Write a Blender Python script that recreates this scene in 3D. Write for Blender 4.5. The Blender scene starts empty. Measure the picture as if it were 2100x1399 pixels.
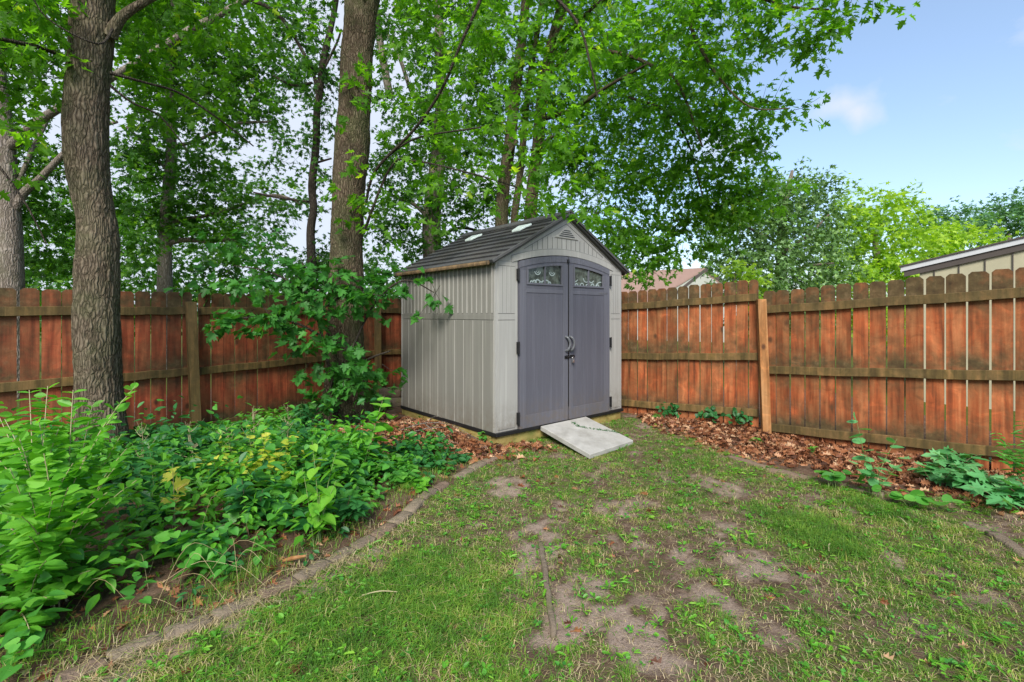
import bpy, math, random
import numpy as np
from mathutils import Vector, Matrix
R = math.radians
rng = np.random.default_rng(11)
random.seed(11)
S = bpy.context.scene
COL = S.collection

# ------------------------------------------------------------------ camera, sky, sun, exposure
CAMZ, HOR, FPX, CX = 1.45, 645.0, 1000.0, 1050.0
cd = bpy.data.cameras.new('camera'); cam = bpy.data.objects.new('camera', cd); COL.objects.link(cam)
cd.sensor_width = 36.0; cd.lens = FPX / 2100 * 36; cd.shift_y = -(699.5 - HOR) / 2100
cd.clip_end = 2000; cd.clip_start = 0.05
cam.location = (0, 0, CAMZ); cam.rotation_euler = (R(90), 0, 0)
S.camera = cam
S.view_settings.view_transform = 'Standard'; S.view_settings.look = 'None'
S.view_settings.gamma = 1; S.view_settings.exposure = 1.7
SUN_EL, SUN_AZ = R(42), R(188)       # azimuth clockwise from +Y (camera direction)
w = bpy.data.worlds.new('World'); S.world = w; w.use_nodes = True
nt = w.node_tree; nt.nodes.clear()
def wn(t, **k):
    n = nt.nodes.new(t)
    for a, b in k.items(): setattr(n, a, b)
    return n
sky = wn('ShaderNodeTexSky', sky_type='NISHITA', sun_disc=False, sun_elevation=SUN_EL, sun_rotation=SUN_AZ)
sky.air_density = 1.0; sky.dust_density = 1.2; sky.ozone_density = 1.6
bg = wn('ShaderNodeBackground'); bg.inputs['Strength'].default_value = 0.08
tc = wn('ShaderNodeTexCoord'); wo = wn('ShaderNodeOutputWorld')
# clouds: broken bright haze low in the left half of the sky, one small cloud on the right
nz = wn('ShaderNodeTexNoise'); nz.inputs['Scale'].default_value = 3.2; nz.inputs['Detail'].default_value = 7; nz.inputs['Roughness'].default_value = .6
mp = wn('ShaderNodeMapping'); mp.inputs['Scale'].default_value = (1, 1, 2.2); mp.inputs['Location'].default_value = (.35, .2, .1)
nt.links.new(tc.outputs['Generated'], mp.inputs['Vector']); nt.links.new(mp.outputs[0], nz.inputs['Vector'])
sx = wn('ShaderNodeSeparateXYZ'); nt.links.new(tc.outputs['Generated'], sx.inputs[0])
def wm(op, a, b=None, c=None, clamp=False):
    n = wn('ShaderNodeMath', operation=op, use_clamp=clamp)
    for i, v in enumerate((a, b, c)):
        if v is None: continue
        if isinstance(v, (int, float)): n.inputs[i].default_value = v
        else: nt.links.new(v, n.inputs[i])
    return n.outputs[0]
left = wm('MULTIPLY_ADD', sx.outputs[0], -2.0, 0.62, True)         # 1 on the left, 0 on the right
cov = wm('MULTIPLY_ADD', left, 0.42, wm('MULTIPLY_ADD', sx.outputs[2], -0.32, -0.50))
base = wm('MULTIPLY', wm('ADD', nz.outputs['Fac'], cov, None), 4.0, None, True)
cdv = Vector((0.655, 1, (HOR - 212) / 1000)).normalized()
def blob(v, r, zsq, amp):
    vm = wn('ShaderNodeVectorMath', operation='SUBTRACT'); nt.links.new(tc.outputs['Generated'], vm.inputs[0]); vm.inputs[1].default_value = v
    sc_ = wn('ShaderNodeVectorMath', operation='MULTIPLY'); nt.links.new(vm.outputs[0], sc_.inputs[0]); sc_.inputs[1].default_value = (1 / r, 1 / r, zsq / r)
    ln = wn('ShaderNodeVectorMath', operation='LENGTH'); nt.links.new(sc_.outputs[0], ln.inputs[0])
    n2 = wn('ShaderNodeTexNoise'); n2.inputs['Scale'].default_value = 16; n2.inputs['Detail'].default_value = 6
    nt.links.new(tc.outputs['Generated'], n2.inputs['Vector'])
    d = wm('SUBTRACT', 1.0, ln.outputs['Value'])
    d = wm('ADD', d, wm('MULTIPLY_ADD', n2.outputs['Fac'], 1.6, -0.95))
    return wm('MULTIPLY', wm('MULTIPLY', d, 1.2, None, True), amp)
b1 = blob(Vector((0.69, 1, .435)).normalized(), .07, 1.8, .95)
b2 = blob(Vector((0.71, 1, .42)).normalized(), .045, 1.0, .9)
b3 = blob(Vector((0.44, 1, .345)).normalized(), .09, 1.3, .8)
msk = wm('MAXIMUM', base, wm('MAXIMUM', b3, wm('MAXIMUM', b1, b2)))
msk = wm('MINIMUM', msk, .93)
cl = wn('ShaderNodeMix', data_type='RGBA')
nt.links.new(msk, cl.inputs[0]); nt.links.new(sky.outputs[0], cl.inputs[6]); cl.inputs[7].default_value = (3.35, 3.5, 3.95, 1)
hz = wn('ShaderNodeMix', data_type='RGBA')          # bright summer haze over the whole sky
hz.inputs[0].default_value = .22; nt.links.new(cl.outputs[2], hz.inputs[6]); hz.inputs[7].default_value = (2.3, 3.0, 3.9, 1)
nt.links.new(hz.outputs[2], bg.inputs[0]); nt.links.new(bg.outputs[0], wo.inputs[0])
sd = bpy.data.lights.new('sun', 'SUN'); sd.energy = 1.75; sd.angle = R(24); sd.color = (1, .95, .86)
so = bpy.data.objects.new('sun', sd); COL.objects.link(so)
dv = Vector((math.sin(SUN_AZ) * math.cos(SUN_EL), math.cos(SUN_AZ) * math.cos(SUN_EL), math.sin(SUN_EL)))
so.rotation_euler = dv.to_track_quat('Z', 'Y').to_euler()
S.render.engine = 'CYCLES'
S.cycles.max_bounces = 7; S.cycles.diffuse_bounces = 4; S.cycles.transmission_bounces = 4

def at(px, py, D):
    return np.array([(px - CX) / FPX * D, D, CAMZ - (py - HOR) / FPX * D])
def gnd(px, py, z=0.0):
    D = (CAMZ - z) / ((py - HOR) / FPX)
    return np.array([(px - CX) / FPX * D, D, z])

# ------------------------------------------------------------------ numpy noise
def _h(ix, iy, iz, s):
    n = (ix * 374761393 + iy * 668265263 + iz * 2147483647 // 7 + s * 974634777) & 0xffffffff
    n = ((n ^ (n >> 13)) * 1274126177) & 0xffffffff
    return ((n ^ (n >> 16)) & 0xffff) / 65535.0
def vnoise(x, y, z=0, s=0):
    x, y, z = np.broadcast_arrays(np.asarray(x, float), np.asarray(y, float), np.asarray(z, float))
    ix, iy, iz = (np.floor(a).astype(np.int64) for a in (x, y, z))
    fx, fy, fz = x - ix, y - iy, z - iz
    fx, fy, fz = (f * f * (3 - 2 * f) for f in (fx, fy, fz))
    r = 0
    for a in (0, 1):
        for b in (0, 1):
            for c in (0, 1):
                r = r + _h(ix + a, iy + b, iz + c, s) * (fx if a else 1 - fx) * (fy if b else 1 - fy) * (fz if c else 1 - fz)
    return r
def fbm(x, y, z=0, s=0, o=4):
    r = 0; a = .5; t = 0
    for k in range(o):
        r = r + a * vnoise(np.asarray(x) * 2 ** k, np.asarray(y) * 2 ** k, np.asarray(z) * 2 ** k, s + k); t += a; a *= .5
    return r / t

# ------------------------------------------------------------------ mesh building
class MB:
    def __init__(s): s.v = []; s.li = []; s.lt = []; s.r = []; s.m = []; s.n = 0
    def raw(s, v, li, lt, rnd=0.5, mi=0):
        v = np.asarray(v, float).reshape(-1, 3); li = np.asarray(li, np.int64); lt = np.asarray(lt, np.int64)
        s.v.append(v); s.li.append(li + s.n); s.lt.append(lt); s.n += len(v)
        s.r.append(np.broadcast_to(np.asarray(rnd, float), (len(lt),)).copy()); s.m.append(np.full(len(lt), mi))
    def poly(s, v, faces, rnd=.5, mi=0):
        s.raw(v, [i for f in faces for i in f], [len(f) for f in faces], rnd, mi)
    def box(s, c, d, rot=None, rnd=.5, mi=0, off=None):
        """box centred at c with full sizes d; rot = 3x3 matrix"""
        x, y, z = np.array(d) / 2
        v = np.array([(-x,-y,-z),(x,-y,-z),(x,y,-z),(-x,y,-z),(-x,-y,z),(x,-y,z),(x,y,z),(-x,y,z)])
        if rot is not None: v = v @ np.asarray(rot).T
        s.poly(v + np.asarray(c), [(3,2,1,0),(4,5,6,7),(0,1,5,4),(1,2,6,5),(2,3,7,6),(3,0,4,7)], rnd, mi)
    def bx(s, x0, x1, y0, y1, z0, z1, rnd=.5, mi=0):
        s.box(((x0+x1)/2, (y0+y1)/2, (z0+z1)/2), (x1-x0, y1-y0, z1-z0), None, rnd, mi)
    def prism(s, outline, f, t, rnd=.5, mi=0):
        """outline of 2D points; f(p, d) -> 3D with depth d in (0, t)"""
        n = len(outline)
        v = [f(p, 0) for p in outline] + [f(p, t) for p in outline]
        s.poly(v, [tuple(range(n))[::-1], tuple(range(n, 2*n))] + [(i, (i+1) % n, n+(i+1) % n, n+i) for i in range(n)], rnd, mi)
    def tube(s, pts, rad, seg=8, rnd=.5, disp=None, sub=1, mi=0, cap=True):
        P = np.array(pts, float); rad = np.array(rad, float)
        if sub > 1: P, rad = smooth(P, rad, sub)
        n = len(P); T = np.gradient(P, axis=0); T /= np.linalg.norm(T, axis=1)[:, None] + 1e-9
        ref = np.array([1., 0, 0]) if abs(T[0][0]) < .8 else np.array([0, 1., 0])
        U = np.empty_like(T); u = np.cross(T[0], ref)
        for i in range(n):
            u = u - T[i] * (u @ T[i]); u /= np.linalg.norm(u) + 1e-9; U[i] = u
        V = np.cross(T, U)
        a = np.linspace(0, 2*np.pi, seg, endpoint=False)
        dirv = U[:, None, :] * np.cos(a)[None, :, None] + V[:, None, :] * np.sin(a)[None, :, None]
        rr = np.broadcast_to(rad[:, None], (n, seg))
        X = P[:, None, :] + dirv * rr[..., None]
        if disp is not None: X = X + dirv * disp(X, rr)[..., None]
        i, j = np.meshgrid(np.arange(n-1), np.arange(seg), indexing='ij'); j2 = (j+1) % seg
        q = np.stack([i*seg+j, i*seg+j2, (i+1)*seg+j2, (i+1)*seg+j], -1).reshape(-1)
        s.raw(X.reshape(-1, 3), q, np.full((n-1)*seg, 4), rnd, mi)
        if cap:
            s.poly(X[-1], [tuple(range(seg))], rnd, mi); s.poly(X[0], [tuple(range(seg))[::-1]], rnd, mi)
    def inst(s, tmpl, pos, d, nrm, sc, rnd, mi=0):
        """instances of a leaf template: pos, direction d, normal nrm, scale sc, all arrays"""
        tv, tf = tmpl; tv = np.array(tv, float); N = len(pos)
        if N == 0: return
        d = d / (np.linalg.norm(d, axis=1)[:, None] + 1e-9)
        nrm = nrm - d * np.sum(d*nrm, 1)[:, None]; nrm /= np.linalg.norm(nrm, axis=1)[:, None] + 1e-9
        x = np.cross(d, nrm)
        sc = np.asarray(sc); sc = sc[:, None, None] if sc.ndim == 1 else sc[:, None, :]
        B = tv[None] * sc
        W = pos[:, None, :] + B[..., 0:1]*x[:, None] + B[..., 1:2]*d[:, None] + B[..., 2:3]*nrm[:, None]
        nv = len(tv); li = np.array([i for f in tf for i in f]); lt = np.array([len(f) for f in tf])
        LI = (np.arange(N)[:, None]*nv + li[None]).reshape(-1); LT = np.tile(lt, N)
        s.raw(W.reshape(-1, 3), LI, LT, np.repeat(np.asarray(rnd), len(tf)), mi)
    def build(s, name, mat, parent=None, org=(0, 0, 0), smooth=False):
        v = np.concatenate(s.v) - np.asarray(org, float); li = np.concatenate(s.li); lt = np.concatenate(s.lt)
        me = bpy.data.meshes.new(name)
        me.vertices.add(len(v)); me.vertices.foreach_set('co', v.reshape(-1).astype(np.float32))
        me.loops.add(len(li)); me.loops.foreach_set('vertex_index', li.astype(np.int32))
        me.polygons.add(len(lt)); st = np.concatenate([[0], np.cumsum(lt)[:-1]])
        me.polygons.foreach_set('loop_start', st.astype(np.int32))
        mats = mat if isinstance(mat, (list, tuple)) else [mat]
        for m in mats: me.materials.append(m)
        me.polygons.foreach_set('material_index', np.concatenate(s.m).astype(np.int32))
        me.update(calc_edges=True)
        me.polygons.foreach_set('use_smooth', np.full(len(lt), smooth))
        at_ = me.attributes.new('rnd', 'FLOAT', 'FACE'); at_.data.foreach_set('value', np.concatenate(s.r).astype(np.float32))
        o = bpy.data.objects.new(name, me); COL.objects.link(o)
        if parent is not None: o.parent = parent
        elif org is not None: o.location = org
        return o
def smooth(P, r, sub):
    n = len(P); Q = []; q = []
    for i in range(n-1):
        p0 = P[max(i-1, 0)]; p1 = P[i]; p2 = P[i+1]; p3 = P[min(i+2, n-1)]
        for k in range(sub):
            t = k/sub
            Q.append(.5*((2*p1)+(-p0+p2)*t+(2*p0-5*p1+4*p2-p3)*t*t+(-p0+3*p1-3*p2+p3)*t**3)); q.append(r[i]*(1-t)+r[i+1]*t)
    Q.append(P[-1]); q.append(r[-1])
    return np.array(Q), np.array(q)
def tag(o, label=None, cat=None, group=None, kind=None):
    for k, v in (('label', label), ('category', cat), ('group', group), ('kind', kind)):
        if v: o[k] = v
    return o
def empty(name, loc, rz=0, **k):
    o = bpy.data.objects.new(name, None); COL.objects.link(o); o.location = tuple(loc); o.rotation_euler = (0, 0, rz)
    o.empty_display_size = .1
    return tag(o, **k)
def bevel(o, wd, seg=2, ang=30):
    m = o.modifiers.new('bevel', 'BEVEL'); m.width = wd; m.segments = seg; m.limit_method = 'ANGLE'; m.angle_limit = R(ang); return o

# ------------------------------------------------------------------ materials
class Nd:
    def __init__(s, name):
        s.m = bpy.data.materials.new(name); s.m.use_nodes = True; s.t = s.m.node_tree
        s.b = s.t.nodes['Principled BSDF']; s.out = s.t.nodes['Material Output']
        s.tc = s.t.nodes.new('ShaderNodeTexCoord')
    def link(s, a, b): s.t.links.new(a, b)
    def new(s, t, **k):
        n = s.t.nodes.new(t)
        for a, b in k.items(): setattr(n, a, b)
        return n
    def put(s, sock, v):
        if hasattr(v, 'is_output') or isinstance(v, bpy.types.NodeSocket): s.link(v, sock)
        else: sock.default_value = v
    def map(s, scale=(1,1,1), loc=(0,0,0), rot=(0,0,0)):
        n = s.new('ShaderNodeMapping'); n.inputs['Scale'].default_value = scale; n.inputs['Location'].default_value = loc; n.inputs['Rotation'].default_value = rot
        s.link(s.tc.outputs['Object'], n.inputs['Vector']); return n.outputs[0]
    def noise(s, sc, det=5, rough=.55, vec=None, dist=0):
        n = s.new('ShaderNodeTexNoise'); n.inputs['Scale'].default_value = sc; n.inputs['Detail'].default_value = det
        n.inputs['Roughness'].default_value = rough; n.inputs['Distortion'].default_value = dist
        s.link(vec if vec is not None else s.tc.outputs['Object'], n.inputs['Vector']); return n.outputs['Fac']
    def vor(s, sc, feat='DISTANCE_TO_EDGE', vec=None):
        n = s.new('ShaderNodeTexVoronoi', feature=feat); n.inputs['Scale'].default_value = sc
        s.link(vec if vec is not None else s.tc.outputs['Object'], n.inputs['Vector']); return n.outputs['Distance']
    def attr(s, nm='rnd'):
        n = s.new('ShaderNodeAttribute'); n.attribute_name = nm; return n.outputs['Fac']
    def math(s, op, a, b=0., c=0., clamp=False):
        n = s.new('ShaderNodeMath', operation=op, use_clamp=clamp)
        for i, v in enumerate((a, b, c)): s.put(n.inputs[i], v)
        return n.outputs[0]
    def ramp(s, fac, stops, interp='LINEAR'):
        n = s.new('ShaderNodeValToRGB'); n.color_ramp.interpolation = interp
        el = n.color_ramp.elements
        while len(el) < len(stops): el.new(.5)
        for e, (p, c) in zip(el, stops):
            e.position = p; e.color = (*c, 1) if not isinstance(c, (int, float)) else (c, c, c, 1)
        s.put(n.inputs[0], fac); return n.outputs[0]
    def mix(s, f, a, b, mode='MIX'):
        n = s.new('ShaderNodeMix', data_type='RGBA', blend_type=mode)
        s.put(n.inputs[0], f)
        for i, v in ((6, a), (7, b)): s.put(n.inputs[i], (*v, 1) if isinstance(v, tuple) and len(v) == 3 else v)
        return n.outputs[2]
    def bump(s, h, st=.5, dist=.01):
        n = s.new('ShaderNodeBump'); n.inputs['Strength'].default_value = st; n.inputs['Distance'].default_value = dist
        s.link(h, n.inputs['Height']); s.link(n.outputs[0], s.b.inputs['Normal']); return n
    def fin(s, col=None, rough=.6, spec=.4, metal=0):
        if col is not None: s.put(s.b.inputs['Base Color'], (*col, 1) if isinstance(col, tuple) else col)
        s.put(s.b.inputs['Roughness'], rough); s.b.inputs['Specular IOR Level'].default_value = spec; s.b.inputs['Metallic'].default_value = metal
        return s.m

def leaf_mat(name, stops, trans=.5, rough=.5, tint=(1.9, 1.9, .6), spec=.35):
    n = Nd(name)
    c = n.ramp(n.attr(), stops)
    c = n.mix(n.noise(1.3, 2), c, n.mix(1., c, (.78, .86, .8), 'MULTIPLY'))
    n.fin(c, rough, spec)
    tr = n.new('ShaderNodeBsdfTranslucent'); n.link(n.mix(1., c, tint, 'MULTIPLY'), tr.inputs[0])
    mx = n.new('ShaderNodeMixShader'); mx.inputs[0].default_value = trans
    n.link(n.b.outputs[0], mx.inputs[1]); n.link(tr.outputs[0], mx.inputs[2]); n.link(mx.outputs[0], n.out.inputs[0])
    return n.m
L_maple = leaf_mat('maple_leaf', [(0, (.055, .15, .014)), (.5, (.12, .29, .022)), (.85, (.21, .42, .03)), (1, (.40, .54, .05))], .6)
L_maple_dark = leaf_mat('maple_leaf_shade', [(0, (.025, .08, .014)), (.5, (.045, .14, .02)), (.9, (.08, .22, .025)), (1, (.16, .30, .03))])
L_sapl = leaf_mat('sapling_leaf', [(0, (.03, .12, .022)), (.5, (.055, .21, .032)), (1, (.11, .33, .05))], .35)
L_wood = leaf_mat('woodland_leaf', [(0, (.03, .095, .012)), (.5, (.07, .20, .02)), (1, (.20, .38, .035))])
L_yel = leaf_mat('lime_leaf', [(0, (.15, .30, .025)), (.5, (.34, .50, .045)), (1, (.60, .68, .14))], .45)
L_ced = leaf_mat('cedar_leaf', [(0, (.05, .11, .03)), (.5, (.13, .25, .07)), (.8, (.26, .42, .13)), (1, (.34, .50, .28))], .25)
L_far = leaf_mat('far_leaf', [(0, (.06, .15, .06)), (.5, (.11, .25, .10)), (1, (.24, .40, .18))], .3)
L_shrub = leaf_mat('shrub_leaf', [(0, (.07, .24, .02)), (.5, (.12, .36, .03)), (1, (.22, .48, .05))], .38, .42)
L_dark = leaf_mat('dark_leaf', [(0, (.018, .10, .028)), (.6, (.04, .18, .045)), (1, (.07, .26, .06))], .3, .45)
L_lime = leaf_mat('bright_leaf', [(0, (.10, .30, .03)), (.6, (.19, .44, .04)), (1, (.36, .56, .07))], .4, .45)
L_yellow = leaf_mat('yellowed_leaf', [(0, (.16, .34, .03)), (.4, (.42, .50, .05)), (.75, (.64, .60, .09)), (.9, (.66, .42, .14)), (1, (.70, .58, .28))], .35, .55)
L_mid = leaf_mat('mid_leaf', [(0, (.045, .19, .03)), (.5, (.09, .31, .045)), (1, (.17, .43, .06))], .36, .45)
L_teal = leaf_mat('bluish_leaf', [(0, (.05, .21, .06)), (.6, (.12, .37, .13)), (1, (.24, .52, .22))], .25, .45)
L_grass = leaf_mat('grass_blade', [(0, (.06, .15, .018)), (.45, (.12, .27, .03)), (.75, (.24, .36, .045)), (.88, (.38, .36, .10)), (1, (.55, .44, .24))], .3, .55)
L_strawm = leaf_mat('dry_straw', [(0, (.30, .22, .10)), (.5, (.48, .37, .2)), (1, (.62, .50, .32))], .15, .7, (1, 1, .9))
L_dead = leaf_mat('dead_leaf', [(0, (.07, .027, .015)), (.4, (.22, .075, .032)), (.75, (.38, .155, .07)), (1, (.58, .36, .22))], .08, .6, (1, .8, .6))

L_debris = leaf_mat('debris', [(0, (.05, .03, .02)), (.5, (.16, .10, .06)), (.8, (.34, .24, .15)), (1, (.5, .42, .3))], .05, .8, (1, 1, .9))
def bark(name, c0, c1, c2, sc=1., moss=0.0):
    n = Nd(name)
    wv = n.map((1, 1, .17))
    dn = n.new('ShaderNodeTexNoise'); dn.inputs['Scale'].default_value = 7; n.link(n.tc.outputs['Object'], dn.inputs['Vector'])
    va = n.new('ShaderNodeVectorMath', operation='MULTIPLY_ADD'); n.link(dn.outputs['Color'], va.inputs[0]); va.inputs[1].default_value = (.06, .06, .06); n.link(wv, va.inputs[2])
    e = n.vor(40 * sc, vec=va.outputs[0]); e2 = n.noise(60 * sc, 5, .6, vec=wv); e3 = n.noise(9 * sc, 5, .6, vec=wv)
    h = n.math('ADD', n.math('MULTIPLY', n.math('POWER', e, .6), 1.1), n.math('MULTIPLY', e2, .45))
    c = n.ramp(n.math('ADD', n.math('MULTIPLY', e, 1.4), n.math('MULTIPLY', e3, .75)), [(.2, c0), (.5, c1), (.85, c2)])
    if moss: c = n.mix(n.math('MULTIPLY', n.ramp(n.noise(2.2, 6, .7), [(.45, 0.), (.62, 1.)]), moss), c, (.07, .11, .035))
    n.bump(h, .95, .022)
    return n.fin(c, .92, .15)
B_main = bark('bark_grey_brown', (.03, .022, .014), (.10, .077, .053), (.175, .14, .10), 1.0, .25)
B_second = bark('bark_brown', (.028, .02, .013), (.088, .064, .042), (.165, .128, .09), 1.2, .35)
B_far = bark('bark_distant', (.08, .065, .05), (.17, .14, .115), (.28, .24, .21), .8, .2)
B_twig = bark('bark_twig', (.02, .017, .013), (.045, .036, .028), (.09, .075, .06), 1.5)
B_stem = Nd('green_stem').fin((.16, .22, .07), .6)
B_stem2 = Nd('brown_stem').fin((.16, .10, .06), .7)
B_pale = Nd('pale_woody_stem').fin((.34, .30, .17), .7)

def wood(name, red, bits):
    n = Nd(name)
    r = n.attr()
    sep = n.new('ShaderNodeSeparateXYZ'); n.link(n.tc.outputs['Object'], sep.inputs[0])
    comb = n.new('ShaderNodeCombineXYZ')
    n.link(n.math('ADD', sep.outputs[0], n.math('MULTIPLY', r, 37.)), comb.inputs[0]); n.link(sep.outputs[1], comb.inputs[1])
    n.link(n.math('MULTIPLY_ADD', sep.outputs[2], .06, n.math('MULTIPLY', r, 11.)), comb.inputs[2])
    g = n.noise(24, 6, .62, vec=comb.outputs[0], dist=.5); g2 = n.noise(80, 3, .6, vec=comb.outputs[0])
    wv = n.new('ShaderNodeTexWave', wave_type='RINGS'); wv.inputs['Scale'].default_value = 5; wv.inputs['Distortion'].default_value = 9; wv.inputs['Detail'].default_value = 3; wv.inputs['Detail Scale'].default_value = 1.4
    n.link(comb.outputs[0], wv.inputs['Vector'])
    c = n.ramp(n.math('ADD', n.math('MULTIPLY', g, .8), n.math('MULTIPLY', wv.outputs['Fac'], .22)), red)
    c = n.mix(n.math('MULTIPLY', g2, .35), c, n.mix(1., c, (.55, .5, .5), 'MULTIPLY'))
    c = n.mix(n.math('MULTIPLY', r, .85), c, n.mix(1., c, (.50, .58, .58), 'MULTIPLY'))
    bl_ = n.noise(3.4, 5, .7, vec=comb.outputs[0]); bl2 = n.noise(5.5, 5, .7, dist=1.2)
    c = n.mix(n.math('MULTIPLY', n.ramp(bl2, [(.52, 0.), (.72, 1.)]), .7), c, n.mix(1., c, (1.9, 1.7, 1.6), 'MULTIPLY'))
    c = n.mix(n.math('MULTIPLY', n.ramp(bl2, [(.3, 1.), (.45, 0.)]), .6), c, n.mix(1., c, (.45, .5, .5), 'MULTIPLY'))
    # dark knots
    kn = n.new('ShaderNodeTexVoronoi'); kn.inputs['Scale'].default_value = 3.1; 
    c2 = n.new('ShaderNodeCombineXYZ'); n.link(n.math('MULTIPLY_ADD', sep.outputs[0], 1.2, n.math('MULTIPLY', r, 29.)), c2.inputs[0]); n.link(sep.outputs[1], c2.inputs[1]); n.link(n.math('MULTIPLY', sep.outputs[2], .75), c2.inputs[2])
    n.link(c2.outputs[0], kn.inputs['Vector'])
    c = n.mix(n.ramp(kn.outputs['Distance'], [(.05, .85), (.12, 0.)]), c, (.06, .025, .015))
    # green-brown weathering that grows around the rails and the tops of the boards
    mo = n.noise(2.6, 6, .65)
    zf = sep.outputs[2]
    a = n.attr('weather')
    f = n.math('MULTIPLY', n.math('ADD', a, n.math('MULTIPLY_ADD', mo, 2.4, -1.3), 0., True), bits, 0., True)
    c = n.mix(f, c, n.ramp(n.noise(11, 5, .7), [(.3, (.035, .027, .014)), (.55, (.08, .062, .028)), (.75, (.17, .12, .065))]))
    n.bump(n.math('ADD', n.math('MULTIPLY', g, .7), n.math('MULTIPLY', g2, .5)), .5, .006)
    return n.fin(c, .8, .2)
W_red = wood('fence_board_red', [(.25, (.15, .035, .018)), (.48, (.36, .075, .034)), (.7, (.50, .135, .06))], .95)
W_org = wood('fence_board_orange', [(.25, (.16, .042, .018)), (.45, (.42, .105, .036)), (.7, (.56, .20, .08))], .95)
W_post = wood('post_orange', [(.25, (.2, .085, .03)), (.5, (.36, .165, .06)), (.75, (.5, .27, .12))], .35)
W_rail = wood('rail_weathered', [(.3, (.085, .055, .022)), (.5, (.15, .10, .035)), (.75, (.26, .15, .06))], .8)

def add_weather(o, fn):
    me = o.data; n = len(me.vertices); co = np.empty(n*3, np.float32); me.vertices.foreach_get('co', co); co = co.reshape(-1, 3)
    a = me.attributes.new('weather', 'FLOAT', 'POINT'); a.data.foreach_set('value', fn(co).astype(np.float32))

def plastic(name, col, grain=.5, mott=.08, streak=(1, 1, .06)):
    n = Nd(name)
    v = n.map(streak)
    g = n.noise(90, 4, .6, vec=v); m = n.noise(1.7, 5, .6); d = n.noise(7, 5, .7, vec=n.map((1, 1, .35)))
    c = n.mix(n.math('MULTIPLY', m, mott * 4), col, tuple(x * .72 for x in col))
    c = n.mix(n.math('MULTIPLY', n.ramp(d, [(.5, 0.), (.75, 1.)]), .25), c, tuple(x * .8 for x in col))
    st_ = n.noise(22, 3, .6, vec=n.map((1, 1, .035)))
    c = n.mix(n.math('MULTIPLY', n.ramp(st_, [(.5, 0.), (.68, 1.)]), .35), c, tuple(min(1, x*1.45) for x in col))
    sz = n.new('ShaderNodeSeparateXYZ'); n.link(n.tc.outputs['Object'], sz.inputs[0])
    dirt = n.math('MULTIPLY', n.math('MULTIPLY_ADD', sz.outputs[2], -2.4, 1.25, True), n.ramp(n.noise(13, 6, .7), [(.35, 0.), (.7, 1.)]))
    c = n.mix(n.math('MULTIPLY', dirt, .8), c, (.13, .10, .07))
    c = n.mix(n.ramp(n.vor(31, 'F1'), [(.035, .6), (.06, 0.)]), c, tuple(x*.5 for x in col))
    n.bump(g, grain, .003)
    return n.fin(c, .62, .3)
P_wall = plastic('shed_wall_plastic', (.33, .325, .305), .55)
P_side = plastic('shed_side_plastic_shaded', (.195, .19, .168), .6, .14)  # darker than the front wall: the side's shade is put into the colour
P_batten = plastic('shed_batten_plastic', (.29, .283, .255), .3)
P_door = plastic('shed_door_plastic', (.098, .099, .122), .9, .10)
P_doortrim = plastic('door_trim_plastic', (.112, .114, .138), .7)
P_line = Nd('shed_groove').fin((.10, .10, .10), .8)
P_black = Nd('black_rubber_strip').fin((.012, .012, .013), .45)
P_metal = Nd('black_metal').fin((.02, .02, .022), .4, .5, .4)
P_steel = Nd('steel').fin((.5, .5, .52), .3, .5, .9)
P_handle = Nd('handle_plastic').fin((.10, .105, .115), .3)
n = Nd('roof_shingle_plastic'); rr_ = n.attr()
c = n.mix(n.noise(24, 5, .7), (.045, .047, .052), (.105, .107, .112)); c = n.mix(n.math('MULTIPLY', rr_, .5), c, (.05, .045, .038))
c = n.mix(n.math('MULTIPLY', n.ramp(n.noise(2.3, 6, .7), [(.48, 0.), (.7, 1.)]), .3), c, (.115, .10, .07))
n.bump(n.noise(70, 4, .7), .7, .005); P_roof = n.fin(c, .75, .25)
n = Nd('eave_lip_weathered'); c = n.mix(n.ramp(n.noise(9, 6, .7, vec=n.map((1, 1, .3))), [(.35, 0.), (.6, 1.)]), (.06, .045, .03), (.19, .125, .065)); n.bump(n.noise(50, 4), .5, .004); P_lip = n.fin(c, .8, .2)
n = Nd('skylight_plastic'); P_sky = n.fin((.62, .70, .68), .4, .4)
n = Nd('treated_timber'); c = n.mix(n.ramp(n.noise(5, 6, .65, vec=n.map((1, 1, 2.5))), [(.35, 0.), (.65, 1.)]), (.20, .135, .04), (.36, .29, .10))
c = n.mix(n.math('MULTIPLY', n.ramp(n.noise(3, 5, .7), [(.5, 0.), (.68, 1.)]), .7), c, (.13, .16, .04)); n.bump(n.noise(40, 5, .6, vec=n.map((.3, .3, 2))), .6, .005); P_beam = n.fin(c, .85, .2)
n = Nd('concrete_slab'); c = n.mix(n.noise(6, 7, .7), (.24, .235, .22), (.52, .51, .48)); c = n.mix(n.math('MULTIPLY', n.ramp(n.noise(2.3, 6, .65), [(.46, 0.), (.66, 1.)]), .65), c, (.19, .18, .155)); c = n.mix(n.ramp(n.vor(60, 'F1'), [(.08, .7), (.16, 0.)]), c, (.12, .12, .1))
n.bump(n.math('ADD', n.noise(90, 4, .7), n.math('MULTIPLY', n.noise(12, 5, .7), 1.5)), .6, .005); P_conc = n.fin(c, .9, .2)
def stone(name, a, b, g):
    n = Nd(name); r = n.attr()
    c = n.mix(n.noise(11, 7, .7), a, b); c = n.mix(n.math('MULTIPLY', r, .45), c, (.10, .075, .06))
    c = n.mix(n.math('MULTIPLY', n.ramp(n.noise(6, 6, .7), [(.5, 0.), (.66, 1.)]), .6), c, g)
    n.bump(n.math('ADD', n.noise(60, 5, .7), n.math('MULTIPLY', n.noise(14, 5, .7), 2.)), .9, .012); return n.fin(c, .92, .15)
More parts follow.
